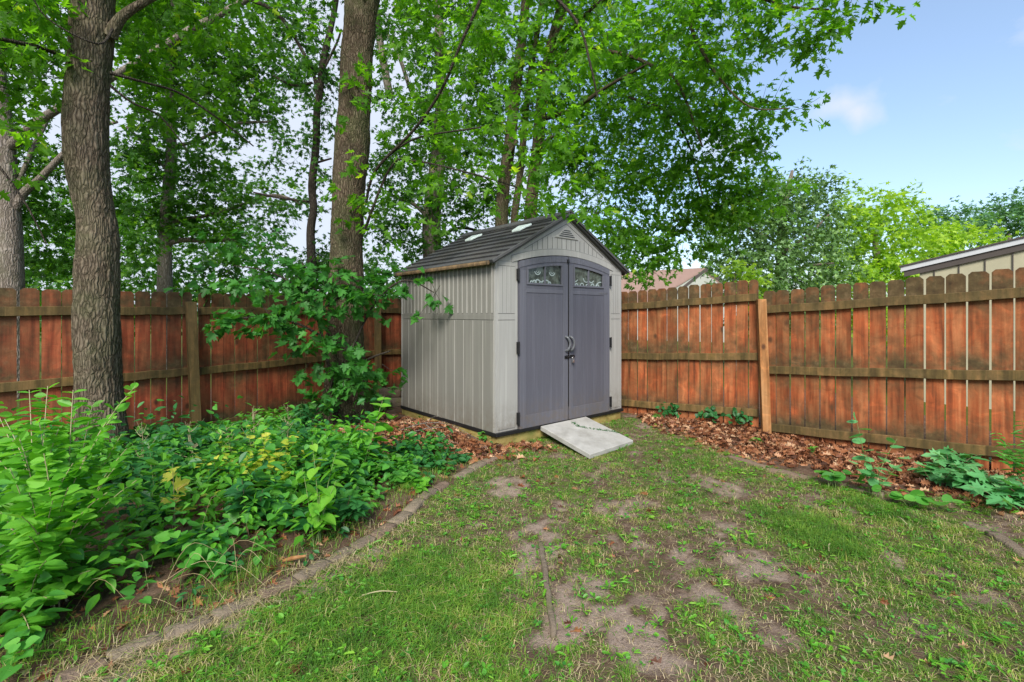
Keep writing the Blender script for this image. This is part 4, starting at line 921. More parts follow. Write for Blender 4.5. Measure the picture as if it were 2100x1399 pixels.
tree('woodland_tree', 'thin dark wavy trunk beyond the fence just left of the tall trunk', (at(640, 700, 9)[0], 9, 0),
  [[(642, 810, 9, 13), (641, 590, 9, 10), (637, 480, 9, 9), (643, 430, 9, 8), (640, 380, 9, 8.5), (648, 300, 9, 8), (650, 230, 9, 7.5), (655, 195, 9, 8), (664, 120, 9, 7), (680, 50, 9, 6), (692, -20, 9, 5), (700, -160, 9, 4)]],
  [[(652, 195, 9, 5), (642, 150, 9, 4), (612, 90, 9, 4), (580, 40, 9, 4.5), (540, 10, 9, 5), (480, -10, 9, 5)], [(645, 335, 9, 3), (680, 325, 9, 2)], [(640, 170, 9, 3), (600, 175, 9, 2.5), (560, 155, 9, 2)], [(640, 415, 9, 3), (570, 405, 9, 3), (520, 395, 9, 2)], [(660, 150, 9, 3), (690, 90, 9, 2.5), (700, 60, 9, 2)]],
  [(620, 60, 9, 70, 50, .45), (660, 140, 9, 50, 50, .45), (610, 170, 9, 50, 40, .4), (660, 250, 9, 35, 50, .45), (610, 290, 9, 40, 35, .45), (670, 350, 9, 30, 35, .4), (610, 420, 9.2, 60, 22, .4), (640, -80, 9, 120, 60, .8), (560, 330, 9.4, 40, 30, .35), (560, 450, 9.2, 50, 20, .4), (655, 540, 9.3, 50, 50, 1.0), (800, 470, 9.3, 40, 40, .7), (800, 60, 9, 40, 50, .4), (810, 350, 9.3, 50, 60, .5)],
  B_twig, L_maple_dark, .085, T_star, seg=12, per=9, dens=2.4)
tree('woodland_tree', 'half hidden mossy trunk beyond the fence left of the shed roof', (at(888, 700, 11)[0], 11, 0),
  [[(892, 760, 11, 22), (888, 560, 11, 20), (885, 460, 11, 19), (892, 380, 11, 17), (900, 300, 11, 14), (905, 180, 11, 11), (900, 20, 11, 9), (905, -140, 11, 6)], [(800, 200, 11.5, 8), (785, 120, 11.5, 8), (770, 20, 11.5, 7), (760, -100, 11.5, 5)]],
  [[(1010, 520, 10.6, 3), (985, 478, 10.6, 3), (940, 468, 10.8, 3), (905, 485, 10.9, 3)], [(905, 260, 11, 5), (850, 200, 11, 4), (820, 120, 11, 4), (790, 60, 11, 3)], [(890, 460, 11, 5), (850, 420, 11, 4), (800, 400, 11, 3)]],
  [(840, 60, 11.5, 70, 70, .5), (900, 120, 11, 70, 80, .75), (830, 200, 11, 60, 70, .6), (900, 270, 11, 80, 70, .85), (820, 320, 11, 60, 60, .65), (880, 390, 11, 70, 60, .85), (950, 420, 10.6, 60, 60, .8), (810, 440, 10.8, 50, 45, .6), (890, 500, 10.8, 40, 40, .8), (960, 480, 10.6, 40, 25, .5), (830, 520, 10.8, 40, 35, .5), (880, -70, 11, 160, 80, 1), (1000, 400, 10.8, 50, 50, .9), (1000, 220, 11, 60, 90, .9), (980, 20, 11, 70, 60, .9)],
  B_far, L_wood, .10, T_star, seg=18, twig=False)
# lower shrubs and saplings beyond the left fence: one mass of woodland edge
b = MB(); bl = []
for a, b_, D, rx, ry, cov in [(40, 570, 13, 120, 60, 1.2), (170, 540, 14, 80, 70, 1.1), (280, 560, 14, 80, 60, 1.2), (400, 560, 14, 90, 50, 1.3), (520, 560, 14, 90, 45, 1.2), (630, 570, 14, 80, 40, 1.2), (760, 560, 14, 70, 50, 1.1), (850, 580, 14, 70, 40, 1.2), (960, 560, 14, 80, 50, 1.2), (1100, 520, 15, 90, 70, 1.2), (1230, 520, 15, 80, 70, 1.2),
      (110, 440, 18, 130, 70, 1.2), (300, 450, 18, 130, 70, 1.3), (480, 500, 18, 110, 50, 1.3), (760, 520, 18, 70, 40, .7), (1000, 600, 14, 120, 40, 1.2), (-120, 500, 14, 120, 120, 1.1), (1330, 540, 16, 60, 25, .5), (60, 620, 12, 300, 50, 1.2), (500, 620, 13, 300, 40, 1.2), (240, 650, 14, 400, 60, .7), (900, 680, 14, 400, 60, .7)]:
    s_ = .15; bl.append((at(a, b_, D), (rx*D/FPX, (rx+ry)*.5*D/FPX, ry*D/FPX), cov*math.pi*rx*ry/(.27*(s_*FPX/D)**2)))
spray_leaves(b, bl, .15, T_star, spread=.4); o = b.build('woodland_edge', L_wood); tag(o, 'dense low green thicket beyond the left fence', 'thicket', kind='stuff')
tree('cedar_tree', 'dark blue-green cedar beyond the right fence, topped by loose shoots', (at(1600, 700, 13)[0], 13, 0), [[(1600, 750, 13, 16), (1602, 600, 13, 13), (1605, 450, 13, 9), (1625, 350, 13, 3)]],
  [[(1605, 520, 13, 4), (1660, 480, 12.6, 3), (1700, 440, 12.5, 2)], [(1602, 500, 13, 5), (1540, 470, 12.8, 3), (1500, 440, 12.6, 2)], [(1603, 560, 13, 4), (1660, 545, 12.6, 3), (1710, 540, 12.4, 2)]],
  [(1570, 430, 13, 70, 60, 1.2), (1640, 420, 13, 60, 60, 1.2), (1625, 370, 13, 35, 35, .8), (1685, 400, 13, 28, 40, .7), (1500, 470, 13, 60, 50, 1.1), (1590, 510, 12.8, 110, 60, 1.4), (1690, 480, 13, 50, 60, 1.2), (1590, 570, 12.5, 120, 35, 1.4), (1700, 560, 12.6, 50, 40, 1.2), (1500, 520, 13, 45, 40, 1), (1540, 370, 13, 30, 30, .5), (1600, 640, 12.8, 120, 50, 1.3), (1620, 338, 13, 14, 18, .4)],
  B_far, L_ced, .13, T_tuft, seg=10, twig=False, per=14, spread=.5, up=.4, dens=2.4)
tree('lime_tree', 'sunny yellow-green tree beyond the right fence beside the cedar', (at(1800, 700, 17)[0], 17, 0), [[(1800, 730, 17, 14), (1800, 560, 17, 9), (1790, 450, 17, 4)]], [],
  [(1770, 430, 17, 55, 38, 1.2), (1830, 440, 17, 60, 40, 1.2), (1740, 490, 17, 45, 60, 1.3), (1820, 510, 17, 80, 60, 1.5), (1850, 570, 16.5, 60, 35, 1.4), (1760, 570, 16.5, 60, 40, 1.4), (1872, 430, 17, 18, 20, .5), (1800, 640, 16.5, 100, 50, 1.2), (1845, 408, 17, 12, 10, .5), (1740, 420, 17, 25, 25, .7)], B_far, L_yel, .15, T_star, seg=8, twig=False, per=12, spread=.5)
tree('lime_tree', 'lower yellow-green tree showing above the cream outbuilding roof', (at(1960, 700, 18)[0], 18, 0), [[(1960, 720, 18, 12), (1960, 520, 18, 5)]], [],
  [(1910, 500, 18, 50, 35, 1.4), (1965, 492, 18, 50, 28, 1.4), (2015, 480, 18, 28, 20, .9), (1940, 550, 18, 80, 35, 1.4), (2030, 505, 18, 30, 15, .8), (1960, 470, 18, 18, 12, .7), (2060, 560, 18, 60, 50, 1)], B_far, L_yel, .15, T_star, seg=8, twig=False, per=12, spread=.5)
tree('bright_shrub', 'small bright green shrub just over the fence near the distant house', (at(1510, 700, 11.5)[0], 11.5, 0), [[(1505, 760, 11.5, 6), (1505, 600, 11.5, 4), (1508, 560, 11.5, 2)]], [],
  [(1520, 558, 11.5, 32, 22, 1.1), (1530, 590, 11.5, 40, 20, 1), (1560, 575, 11.5, 30, 20, .7)], B_far, L_yel, .11, T_star, seg=8, twig=False, cat='shrub', leaf_name='foliage')
for lab, px, cr in (('distant dark green tree at the right edge of the skyline', 2070, [(2050, 432, 42, 50, 24, 1.5), (2095, 425, 42, 50, 30, 1.5), (2060, 470, 42, 90, 30, 1.6), (2150, 440, 42, 60, 50, 1.4), (2010, 440, 42, 30, 16, 1.2)]), ('distant dark green tree left of the skyline edge, behind the lime trees', 1950, [(1950, 440, 40, 50, 20, 1.5), (1915, 440, 40, 30, 14, 1.4), (1985, 460, 40, 50, 26, 1.5), (1930, 475, 40, 60, 25, 1.4), (1900, 460, 40, 30, 20, 1)])):
    tree('distant_tree', lab, (at(px, 640, 41)[0], 41, 0), [[(px, 690, 41, 8), (px, 480, 41, 4)]], [], cr, B_far, L_far, .38, T_tuft, seg=8, twig=False, per=12, spread=1.1, group='distant trees on the skyline')
# low trees far off behind the fences so that no bare horizon shows
b = MB(); bl = []
for k in range(26):
    x = -60 + k*5.2 + rng.random()*3; D = 48 + rng.random()*14; bl.append((np.array([x, D, 2.6]), (4.5, 3, 3.2+rng.random()), 420))
spray_leaves(b, bl, .7, T_tuft, spread=1.6); tag(b.build('far_wood', L_far), 'far line of trees behind the gardens', 'wood', kind='stuff')

# maple sprouts at the foot of the second trunk
tree('maple_sapling', 'leafy maple sprouts with large lobed leaves in front of the tall trunk', (at(690, 850, 6.1)[0], 6.1, 0),
  [[(690, 880, 6.1, 5), (680, 780, 6.05, 4), (660, 690, 6, 4), (640, 600, 5.95, 3), (620, 540, 5.9, 2)]],
  [[(660, 690, 6, 3), (600, 660, 5.8, 2.5), (520, 650, 5.6, 2), (450, 665, 5.5, 1)], [(690, 850, 6.1, 4), (715, 780, 6, 3), (750, 740, 5.9, 2.5), (800, 720, 5.8, 1.5)], [(645, 610, 5.95, 3), (560, 560, 5.8, 2), (480, 545, 5.8, 1)], [(650, 640, 5.95, 3), (720, 600, 5.8, 2.5), (790, 610, 5.7, 1.5)], [(720, 720, 5.85, 2.5), (770, 620, 5.9, 2.5), (830, 575, 6.0, 2), (890, 600, 6.0, 1)]],
  [(600, 640, 5.7, 65, 32, .9), (520, 650, 5.5, 50, 26, .8), (470, 668, 5.45, 30, 16, .8), (480, 695, 5.5, 40, 14, .6), (700, 600, 5.8, 90, 35, .9), (760, 610, 5.7, 45, 22, .8), (640, 690, 5.7, 55, 40, .85), (690, 750, 5.75, 55, 45, .95), (720, 800, 5.8, 55, 35, 1.0), (785, 760, 5.8, 22, 28, .6), (770, 800, 5.8, 28, 18, .6), (560, 570, 5.9, 70, 35, .75), (470, 575, 6, 60, 25, .55), (450, 480, 6, 50, 35, .4), (650, 560, 5.9, 70, 40, .8), (620, 770, 5.7, 30, 18, .5),
   (855, 572, 6.0, 32, 16, .6), (885, 606, 5.95, 14, 10, .7), (800, 590, 6.0, 30, 22, .5), (780, 545, 6.2, 35, 25, .4), (545, 500, 6.1, 40, 25, .4), (650, 850, 5.8, 25, 15, .6)],
  B_twig, L_sapl, .105, T_maple, seg=8, per=7, cat='sapling', leaf_name='foliage', spread=.22)

# ------------------------------------------------------------------ plants
def plant(name, label, cat, base, tips, tmpl, size, nl, mat, smat=B_stem, mode='opp', r=.003, t0=.15, group=None, droop=.0, bow=.25, lean=None, maturity=None, sv=.25):
    """tips: world end points of the stems; leaves in pairs ('opp'), singly ('alt') or in whorls ('whorl')"""
    base = np.asarray(base, float); base[2] = float(gz(base[0], base[1])) - .01 if base[2] == 0 else base[2]
    org = tuple(base); e = empty(name, org, label=label, cat=cat, group=group)
    st = MB(); lf = MB(); pos = []; dr = []; nn = []; sc = []; hu = []
    for k, tip in enumerate(tips):
        tip = np.asarray(tip, float); b0 = base + np.append(rng.normal(size=2)*.02*(1+len(tips)*.03), 0)
        mid = (b0+tip)/2; mid[2] += bow*abs(tip[2]-b0[2])*.5; mid[:2] += (b0[:2]-tip[:2])*bow*.5
        ts = np.linspace(0, 1, 9)[:, None]; C_ = (1-ts)**2*b0+2*ts*(1-ts)*mid+ts**2*tip
        st.tube(C_, np.linspace(r, r*.4, 9), 5, cap=False)
        n_ = nl if isinstance(nl, int) else nl[k]
        az0 = rng.random()*6.28; h_ = rng.random()*.5
        for q in range(n_):
            t = t0+(1-t0)*(q+.5)/n_; p = (1-t)**2*b0+2*t*(1-t)*mid+t*t*tip; tg = unit(2*(1-t)*(mid-b0)+2*t*(tip-mid))
            m = {'opp': 2, 'alt': 1, 'whorl': 5, 'pairflat': 2}[mode]
            az = az0 + (q*(math.pi/2) if mode == 'opp' else q*2.4 if mode == 'alt' else q*.6)
            for a in range(m):
                an = az + a*2*math.pi/m + rng.normal()*.2
                if mode == 'pairflat':
                    sd_ = unit(np.cross(tg, np.array([0, 0, 1.]))); d_ = sd_*(1 if a else -1)+tg*.45+np.array([0, 0, -.12])+rng.normal(size=3)*.28
                else: d_ = np.array([math.cos(an), math.sin(an), -.15-droop])+tg*.35+rng.normal(size=3)*.12
                s_ = size*(1-sv/2+sv*rng.random())*(1-.45*max(0, (t-.75)/.25))*(.75+.5*min(1, t*2) if mode != 'whorl' else 1)
                pos.append(p); dr.append(d_); nn.append(np.array([0, 0, 1.])+unit(d_)*np.array([.55, .55, 0])+tg*.1+rng.normal(size=3)*.38); sc.append(s_); hu.append(np.clip(h_+rng.random()*.4+.15*(t > .85), 0, 1))
    lf.inst(tmpl, np.array(pos), np.array(dr), np.array(nn), np.array(sc), np.array(hu))
    st.build('stems', smat, e, org, smooth=True); lf.build('foliage', mat, e, org); return e
# big bright shrub in the left foreground
tips = [at(60, 800, 2.7), at(98, 792, 2.75), at(150, 800, 2.6), at(278, 792, 2.5), at(235, 850, 2.6), at(190, 830, 2.7), at(10, 860, 2.7), at(40, 900, 2.5), at(120, 880, 2.5), at(200, 900, 2.4), at(260, 920, 2.4), at(280, 985, 2.4), at(150, 950, 2.3), at(90, 930, 2.3), at(20, 960, 2.3), at(220, 1010, 2.3), at(170, 1050, 2.25), at(110, 1020, 2.2), at(60, 1010, 2.2), at(0, 1050, 2.2), at(130, 1110, 2.2), at(60, 1100, 2.1), at(185, 1170, 2.3), at(210, 1185, 2.3), at(30, 1170, 2.1), at(100, 1230, 2.1), at(0, 1240, 2.05), at(60, 1290, 2.0), at(20, 1310, 2.0), at(-40, 900, 2.6), at(-60, 1000, 2.4), at(-50, 1150, 2.2), at(80, 860, 2.4), at(235, 960, 2.35), at(140, 1000, 2.2), at(250, 890, 2.6), at(45, 1060, 2.05), at(95, 1150, 2.1), at(-20, 820, 2.9)]
plant('honeysuckle_shrub', 'large bright green shrub with paired oval leaves filling the left foreground', 'shrub', (-2.28, 2.38, 0), tips, T_oval, .076, [17 if t[2] > .75 else 11 if t[2] > .45 else 8 for t in tips], L_shrub, B_pale, 'pairflat', .0042, .22, bow=.35)
def pw(px, py, z=.05): return np.append(gnd(px, py, z)[:2], 0)
def tipsaround(base, n, h, sp, up=1.):
    return [base + np.array([rng.normal()*sp, rng.normal()*sp, h*(.6+.5*rng.random())]) for _ in range(n)]
def simple(name, lab, cat, px, py, n, h, sp, tmpl, size, nl, mat, mode='opp', **k):
    bs = pw(px, py); return plant(name, lab, cat, bs, tipsaround(bs, n, h, sp), tmpl, size, nl, mat, mode=mode, **k)
g1 = 'pointed-leaf weeds in the bed'
simple('pokeweed_plant', 'dark pointed-leaf plant, lowest in the bed, nearest the middle of the paver edge', 'plant', 355, 1158, 2, .22, .05, T_point, .12, 2, L_dark, 'whorl', t0=.5)
bs = pw(365, 1100); plant('grape_seedling', 'spindly seedling with a few yellow and tan lobed leaves in the bed', 'plant', bs, [bs+np.array([.0, 0, .36]), bs+np.array([-.05, .02, .50])], T_maple, .085, 4, L_yellow, B_pale, 'alt', r=.0025, t0=.4)
for px, py, h, lab in ((505, 1100, .42, 'tall dark green pointed-leaf weed in the middle of the bed'), (610, 1108, .26, 'short dark pointed-leaf weed at the foot of the heart-leaf vine'), (705, 1085, .26, 'dark pointed-leaf weed right of the heart-leaf vine, near the edging'), (455, 1030, .40, 'dark pointed-leaf weed behind the tall one in mid bed')):
    bs = pw(px, py); plant('pointed_weed', lab, 'weed', bs, [bs+np.array([rng.normal()*.03, rng.normal()*.03, h]), bs+np.array([.09, .03, h*.8]), bs+np.array([-.08, .03, h*.85])][:3 if h > .3 else 2], T_point, .115, 3, L_dark, B_stem2, 'whorl', r=.003, t0=.4, group=g1)
bs = pw(650, 1118); plant('heart_leaf_vine', 'bright lime heart-leaf plant standing upright in the middle of the bed', 'plant', bs, [at(640, 905, 3.2), at(690, 925, 3.2), at(620, 960, 3.15), at(655, 1010, 3.05), at(690, 985, 3.1)], T_heart, .085, [9, 8, 7, 5, 5], L_lime, B_stem, 'alt', t0=.2, droop=.5)
bs = pw(745, 985); plant('redbud_seedling', 'slender seedling with pale heart leaves in front of the tall trunk', 'seedling', bs, [at(788, 812, 4.5), at(700, 868, 4.5), at(752, 872, 4.4), at(810, 850, 4.5)], T_heart, .10, [7, 7, 5, 4], L_shrub, B_pale, 'pairflat', t0=.3)
bs = pw(745, 1000); plant('redbud_seedling', 'bushy heart-leaf seedling below the slender one at the tall trunk', 'seedling', bs, [at(690, 900, 4.1), at(730, 925, 4.1), at(760, 905, 4.1), at(785, 945, 4.0), at(715, 960, 3.9)], T_heart, .085, 6, L_mid, B_stem, 'alt', t0=.3)
gy_ = 'yellowing weeds mid bed'
for px, py, h, lab in ((530, 1000, .52, 'yellowing leafy weed before the fence post, tallest of its clump'), (478, 1005, .46, 'yellow-green weed left in the yellowing clump'), (575, 1000, .45, 'yellow-green weed right in the yellowing clump'), (600, 1015, .32, 'pale yellow low weed between clump and vine')):
    simple('yellowing_weed', lab, 'weed', px, py, 9, h, .20, T_heart, .055, 8, L_yellow, 'alt', group=gy_)
for px, py, n_, h, sp, mt, lab in ((400, 1000, 8, .38, .15, L_mid, 'mid green leafy weed left of the yellowing clump'), (320, 1010, 8, .42, .15, L_dark, 'dark leafy weed right of the big foreground shrub'), (300, 1080, 7, .26, .14, L_dark, 'low dark weed between shrub and pavers'), (430, 1105, 8, .14, .12, L_dark, 'low rounded dark weed near the pavers'),
        (560, 1030, 7, .26, .13, L_mid, 'green weed between the yellowing clump and the vine'), (240, 960, 8, .38, .16, L_mid, 'leafy weed at the foot of the nearest trunk'), (830, 985, 9, .16, .16, L_mid, 'low leafy weed by the edging near the shed'), (880, 955, 8, .15, .15, L_dark, 'dark low weed beside the leaf heap by the shed'), (790, 960, 8, .2, .15, L_shrub, 'bright low weed between seedlings and shed'), (945, 945, 6, .12, .10, L_dark, 'small dark weed nearest the shed corner'), (850, 1000, 6, .11, .1, L_shrub, 'small bright weed touching the edging stones')):
    simple('leafy_weed', lab, 'weed', px, py, n_, h, sp, T_oval if mt is not L_mid else T_heart, .075, 4, mt, 'opp', group='leafy weeds in the bed')
simple('fern_weed', 'dark drooping weed against the left fence by the post', 'weed', 375, 955, 7, .45, .18, T_point, .12, 4, L_dark, 'opp', droop=.5)
simple('fern_weed', 'dark drooping weed against the left fence midway to the tall trunk', 'weed', 470, 940, 7, .42, .18, T_point, .12, 4, L_dark, 'opp', droop=.5)
simple('fern_weed', 'dark drooping weed between fence and the foot of the tall trunk', 'weed', 625, 880, 7, .40, .18, T_point, .12, 4, L_dark, 'opp', droop=.5)
# dry seed stalks
for k, (px, py, D, lab) in enumerate(((385, 868, 4.2, 'dry branched seed stalk standing left of the fence post foot'), (462, 868, 4.3, 'dry branched seed stalk right of the fence post foot'), (520, 832, 4.5, 'tallest dry seed stalk above the yellowing weeds'), (590, 830, 4.8, 'dry seed stalk nearest the tall trunk'), (35, 900, 3.6, 'dry seed stalk at the left edge behind the shrub'), (290, 865, 4.1, 'small dry seed stalk right of the nearest trunk'))):
    tip = at(px, py, D); bs = np.array([tip[0]+rng.normal()*.05, D, 0.03]); e = empty('seed_stalk', tuple(bs), label=lab, cat='dry stalk', group='dry seed stalks in the bed'); mb = MB()
    mb.tube([bs, (bs+tip)/2+np.array([.02, 0, 0]), tip], [.003, .0025, .0012], 5, sub=3)
    for q in range(11):
        t = .35+.55*rng.random(); p = bs+(tip-bs)*t; d_ = unit(np.array([rng.normal(), rng.normal(), .9])); mb.tube([p, p+d_*.06*(1.3-t)*1.5, p+d_*.11*(1.3-t)*1.5+np.array([0, 0, .015])], [.0026, .002, .0014], 4, cap=False)
        for q2 in range(3): p2 = p+d_*.03*(q2+1)*(1.3-t); mb.tube([p2, p2+unit(rng.normal(size=3)+np.array([0, 0, .8]))*.025], [.0012, .0008], 3, cap=False)
    mb.build('stem', B_pale, e, tuple(bs))
# right side plants
bs = pw(1800, 1005); plant('bush_seedling', 'upright seedling with rounded leaves before the right fence', 'seedling', bs, [at(1752, 848, 4.0), at(1775, 930, 3.95), at(1840, 900, 4.05), at(1745, 945, 3.9), at(1850, 950, 3.95), at(1800, 945, 3.8)], T_round, .085, [8, 5, 6, 4, 5, 4], L_teal, B_stem, 'alt', t0=.25)
simple('rounded_weed', 'low clump of rounded leaves at the litter edge, left of the upright seedling', 'weed', 1712, 990, 9, .13, .10, T_round, .085, 2, L_mid, 'alt', t0=.6)
simple('rounded_weed', 'low clump of glossy rounded leaves just in front of the upright seedling', 'weed', 1870, 1022, 10, .11, .10, T_round, .08, 2, L_mid, 'alt', t0=.6)
for px, py, lab in ((1930, 985, 'bluish lobed ground vine beside the seedling'), (2000, 1000, 'bluish lobed ground vine in the middle of its patch'), (2070, 1030, 'bluish lobed ground vine at the right edge of the photo'), (1960, 960, 'bluish lobed ground vine closest to the fence')):
    bs = pw(px, py); plant('ground_vine', lab, 'vine', bs, [bs+np.array([rng.normal()*.22, rng.normal()*.16, .10+.10*rng.random()]) for _ in range(11)], T_maple, .10, 4, L_teal, B_stem2, 'alt', group='lobed vine along the right fence', t0=.2, bow=.6)
bs = np.append(gnd(2110, 1010, .05)[:2], 0); plant('fern_sprig', 'feathery green sprig at the right edge against the fence', 'plant', bs, [at(2040, 885, 3.75), at(2060, 905, 3.7), at(2095, 860, 3.7), at(2110, 900, 3.6), at(2045, 925, 3.7), at(2090, 930, 3.6)], T_dand, .055, 9, L_mid, B_stem, 'pairflat', t0=.4)
for px, py, D, lab in ((1382, 838, 6.75, 'small ivy clump on the bottom rail nearest the shed'), (1460, 848, 6.4, 'ivy clump along the bottom rail midway to the fence post'), (1520, 856, 6.15, 'ivy clump at the foot of the leaning fence post')):
    p = at(px, py, D-.08); p[2] = max(p[2], .06); mb = MB(); e = None; n_ = 46
    pos = p+rng.normal(size=(n_, 3))*np.array([.09, .03, .035]); mb.inst(T_heart, pos, rng.normal(size=(n_, 3))+np.array([0, -.5, -.4]), rng.normal(size=(n_, 3))*.4+np.array([0, -1, .6]), .045+.02*rng.random(n_), rng.random(n_)*.6)
    o = mb.build('ivy', L_dark, org=tuple(p)); tag(o, lab, 'ivy', 'ivy along the fence foot')
for px, py, lab in ((1555, 905, 'tiny green sprout in the litter left of the leaning post'), (1665, 925, 'single leafy sprout in the litter right of the leaning post'), (1345, 855, 'small sprout in bare soil between shed and fence')):
    simple('sprout', lab, 'sprout', px, py, 3, .09, .03, T_oval, .07, 2, L_mid, 'alt', t0=.5)

# undergrowth that nobody could count: low leaves over the whole bed, in drifts of one kind
def bed_ok(x, y):
    fx = np.interp(y, [3.3, 5.0, 5.9, 8.4, 9.6], [-6.2, -4.6, -3.8, -2.35, -.95])
    return (x < xl(y)-.10) & (x > fx+.08) & ~((abs(x+1.1) < .75) & (y > 5.0) & (x > -2.0))
def under(name, mat, tmpl, n, size, seedn, thr, hmax, lab, cat='undergrowth'):
    X = rng.uniform(-6, 0, n*14); Y = rng.uniform(1.9, 8.5, n*14); k = bed_ok(X, Y) & (fbm(X*1.4, Y*1.4, 0, seedn) > thr) & ~((Y > 4.7) & (litter(X, Y) > .35)); X, Y = X[k][:n], Y[k][:n]
    edge = np.clip((xl(Y)-X-.10)/.55, 0, 1); H = hmax*(.12+.88*edge)*(.5+.5*rng.random(len(X)))*(.5+fbm(X*2, Y*2, 0, seedn+7))
    H = np.minimum(H, np.where(Y > 4.4, .26, .50)); H = np.where(Y > 5.2, H*.6, H)
    keep = rng.random(len(X)) < .25+.75*edge; X, Y, H, edge = X[keep], Y[keep], H[keep], edge[keep]
    st = MB(); m = 10 if hmax > .2 else 5; N = len(X); H = H*(.55+.9*rng.random(N)**2)
    bp = np.stack([X, Y, gz(X, Y)], -1); ln = rng.normal(size=(N, 2))*.18
    a = rng.random((N, 1))*6.28+np.arange(m)[None]*2.4+rng.normal(size=(N, m))*.3; lev = .25+.75*(np.arange(m)[None]+rng.random((N, m)))/m
    rad = (.012+.035*rng.random((N, m)))*(1.3-.8*lev)*(1 if hmax > .2 else 1.5)
    pos = bp[:, None]+np.stack([np.cos(a)*rad+ln[:, :1]*H[:, None]*lev, np.sin(a)*rad+ln[:, 1:]*H[:, None]*lev, H[:, None]*lev], -1)
    d_ = np.stack([np.cos(a), np.sin(a), rng.normal(size=a.shape)*.3-.15], -1); nn = rng.normal(size=(N, m, 3))*.35+np.array([0, 0, 1.])+d_*np.array([.5, .5, 0])
    hu = np.clip(rng.random((N, m))*.4+rng.random((N, 1))*.4+.3*(lev-.6), 0, 1); sz = size*(.45+1.0*rng.random((N, 1)))*(1.25-.55*lev)*(.8+.4*rng.random((N, m)))*(.6+.4*edge[:, None])
    st.inst(tmpl, pos.reshape(-1, 3), d_.reshape(-1, 3), nn.reshape(-1, 3), sz.reshape(-1), hu.reshape(-1))
    tag(st.build(name, mat), lab, cat, kind='stuff')
under('undergrowth', L_dark, T_oval, 850, .085, 41, .45, .62, 'dark green undergrowth drifts in the bed')
under('undergrowth', L_mid, T_heart, 800, .07, 51, .46, .62, 'mid green undergrowth drifts in the bed')
under('undergrowth', L_shrub, T_point, 600, .075, 61, .49, .66, 'bright green undergrowth drifts in the bed')
under('undergrowth', L_maple, T_dand, 900, .05, 71, .35, .10, 'small low sprouts between the weeds')

# ------------------------------------------------------------------ grass, lawn weeds, straw, leaf litter
def blades(name, mat, X, Y, H, W, hue, lab, cat='grass', curl=.6):
    N = len(X); z = gz(X, Y)-.004; a = rng.random(N)*6.28; ln = curl*(.3+rng.random(N)); dx, dy = np.cos(a), np.sin(a)
    sx_, sy_ = -dy*W/2, dx*W/2
    b0 = np.stack([X-sx_, Y-sy_, z], -1); b1 = np.stack([X+sx_, Y+sy_, z], -1)
    mx = np.stack([X+dx*H*ln*.25, Y+dy*H*ln*.25, z+H*.6], -1); off = np.stack([sx_*.75, sy_*.75, 0*sx_], -1)
    tp = np.stack([X+dx*H*ln, Y+dy*H*ln, z+H*(1-.25*ln)], -1)
    V = np.stack([b0, b1, mx+off, mx-off, tp], 1).reshape(-1, 3); k = np.arange(N)[:, None]*5
    li = np.concatenate([k+0, k+1, k+2, k+3, k+3, k+2, k+4], 1).reshape(-1); lt_ = np.tile([4, 3], N)
    mb = MB(); mb.raw(V, li, lt_, np.repeat(hue, 2)); return tag(mb.build(name, mat), lab, cat, kind='stuff')
def scatter(n, dens, x0=-2.9, x1=4.2, y0=1.75, y1=6.8, near=1.2):
    """more points near the camera, kept with probability dens"""
    u = rng.random(n); Y = y0+(y1-y0)*u**near; X = rng.uniform(x0, x1, n)
    k = rng.random(n) < dens(X, Y); return X[k], Y[k]
def gd(x, y):
    l = np.where(inlawn(x, y), 1., 0.); f = fbm(x*2.2, y*2.2, 0, 12); ff = fbm(x*9, y*9, 0, 13)
    f3 = fbm(x*22, y*22, 0, 14, 3); d = np.clip(.33-.16*np.exp(-((x-.7)/.9)**2)*(y < 5)+1.6*(f-.46)+2.2*(ff-.47)+2.2*(f3-.5)-.12*(x > -.2), .05, 1)*(1-.97*bare(x, y))+.7*gsum(LUSH, x, y)*(.3+1.4*ff)
    d = d+np.clip((0.25-(x+.1))/1.5, 0, 1)*.3
    return np.clip(d, 0, 1)*l*(1-.8*np.clip(litter(x, y), 0, 1))
X, Y = scatter(420000, lambda x, y: gd(x, y)*.85)
lu = gsum(LUSH, X, Y); hn = fbm(X*3, Y*3, 0, 15)
H = (.012+.022*rng.random(len(X)))*(1+1.1*np.clip(lu, 0, 1))*(.8+.7*hn)
h3 = fbm(X*1.3, Y*1.3, 0, 44); h4 = fbm(X*12, Y*12, 0, 45)
hue = np.clip(.22+.5*rng.random(len(X))+.8*(h3-.5)+1.3*(h4-.5)-.2*np.clip(lu, 0, 1)+np.where(rng.random(len(X)) < .14*(1-np.clip(lu, 0, .8)), .5, 0), 0, 1)
blades('grass', L_grass, X, Y, H, .0038, hue, 'short patchy green lawn grass mixed with bare soil', curl=1.9)
# longer tufts
TX, TY = scatter(900, lambda x, y: gd(x, y)*.75); TX2, TY2 = [], []
rep = 34; X = (TX[:, None]+rng.normal(size=(len(TX), rep))*.014).reshape(-1); Y = (TY[:, None]+rng.normal(size=(len(TX), rep))*.014).reshape(-1)
k = inlawn(X, Y); tuh = np.repeat(rng.random(len(TX)), rep)[k]; X, Y = X[k], Y[k]
blades('grass', L_grass, X, Y, (.028+.03*rng.random(len(X)))*(.6+.6*tuh), .0030, np.clip(.1+.4*tuh+.3*rng.random(len(X)), 0, .82), 'longer tufts of grass standing out of the lawn', curl=1.3)
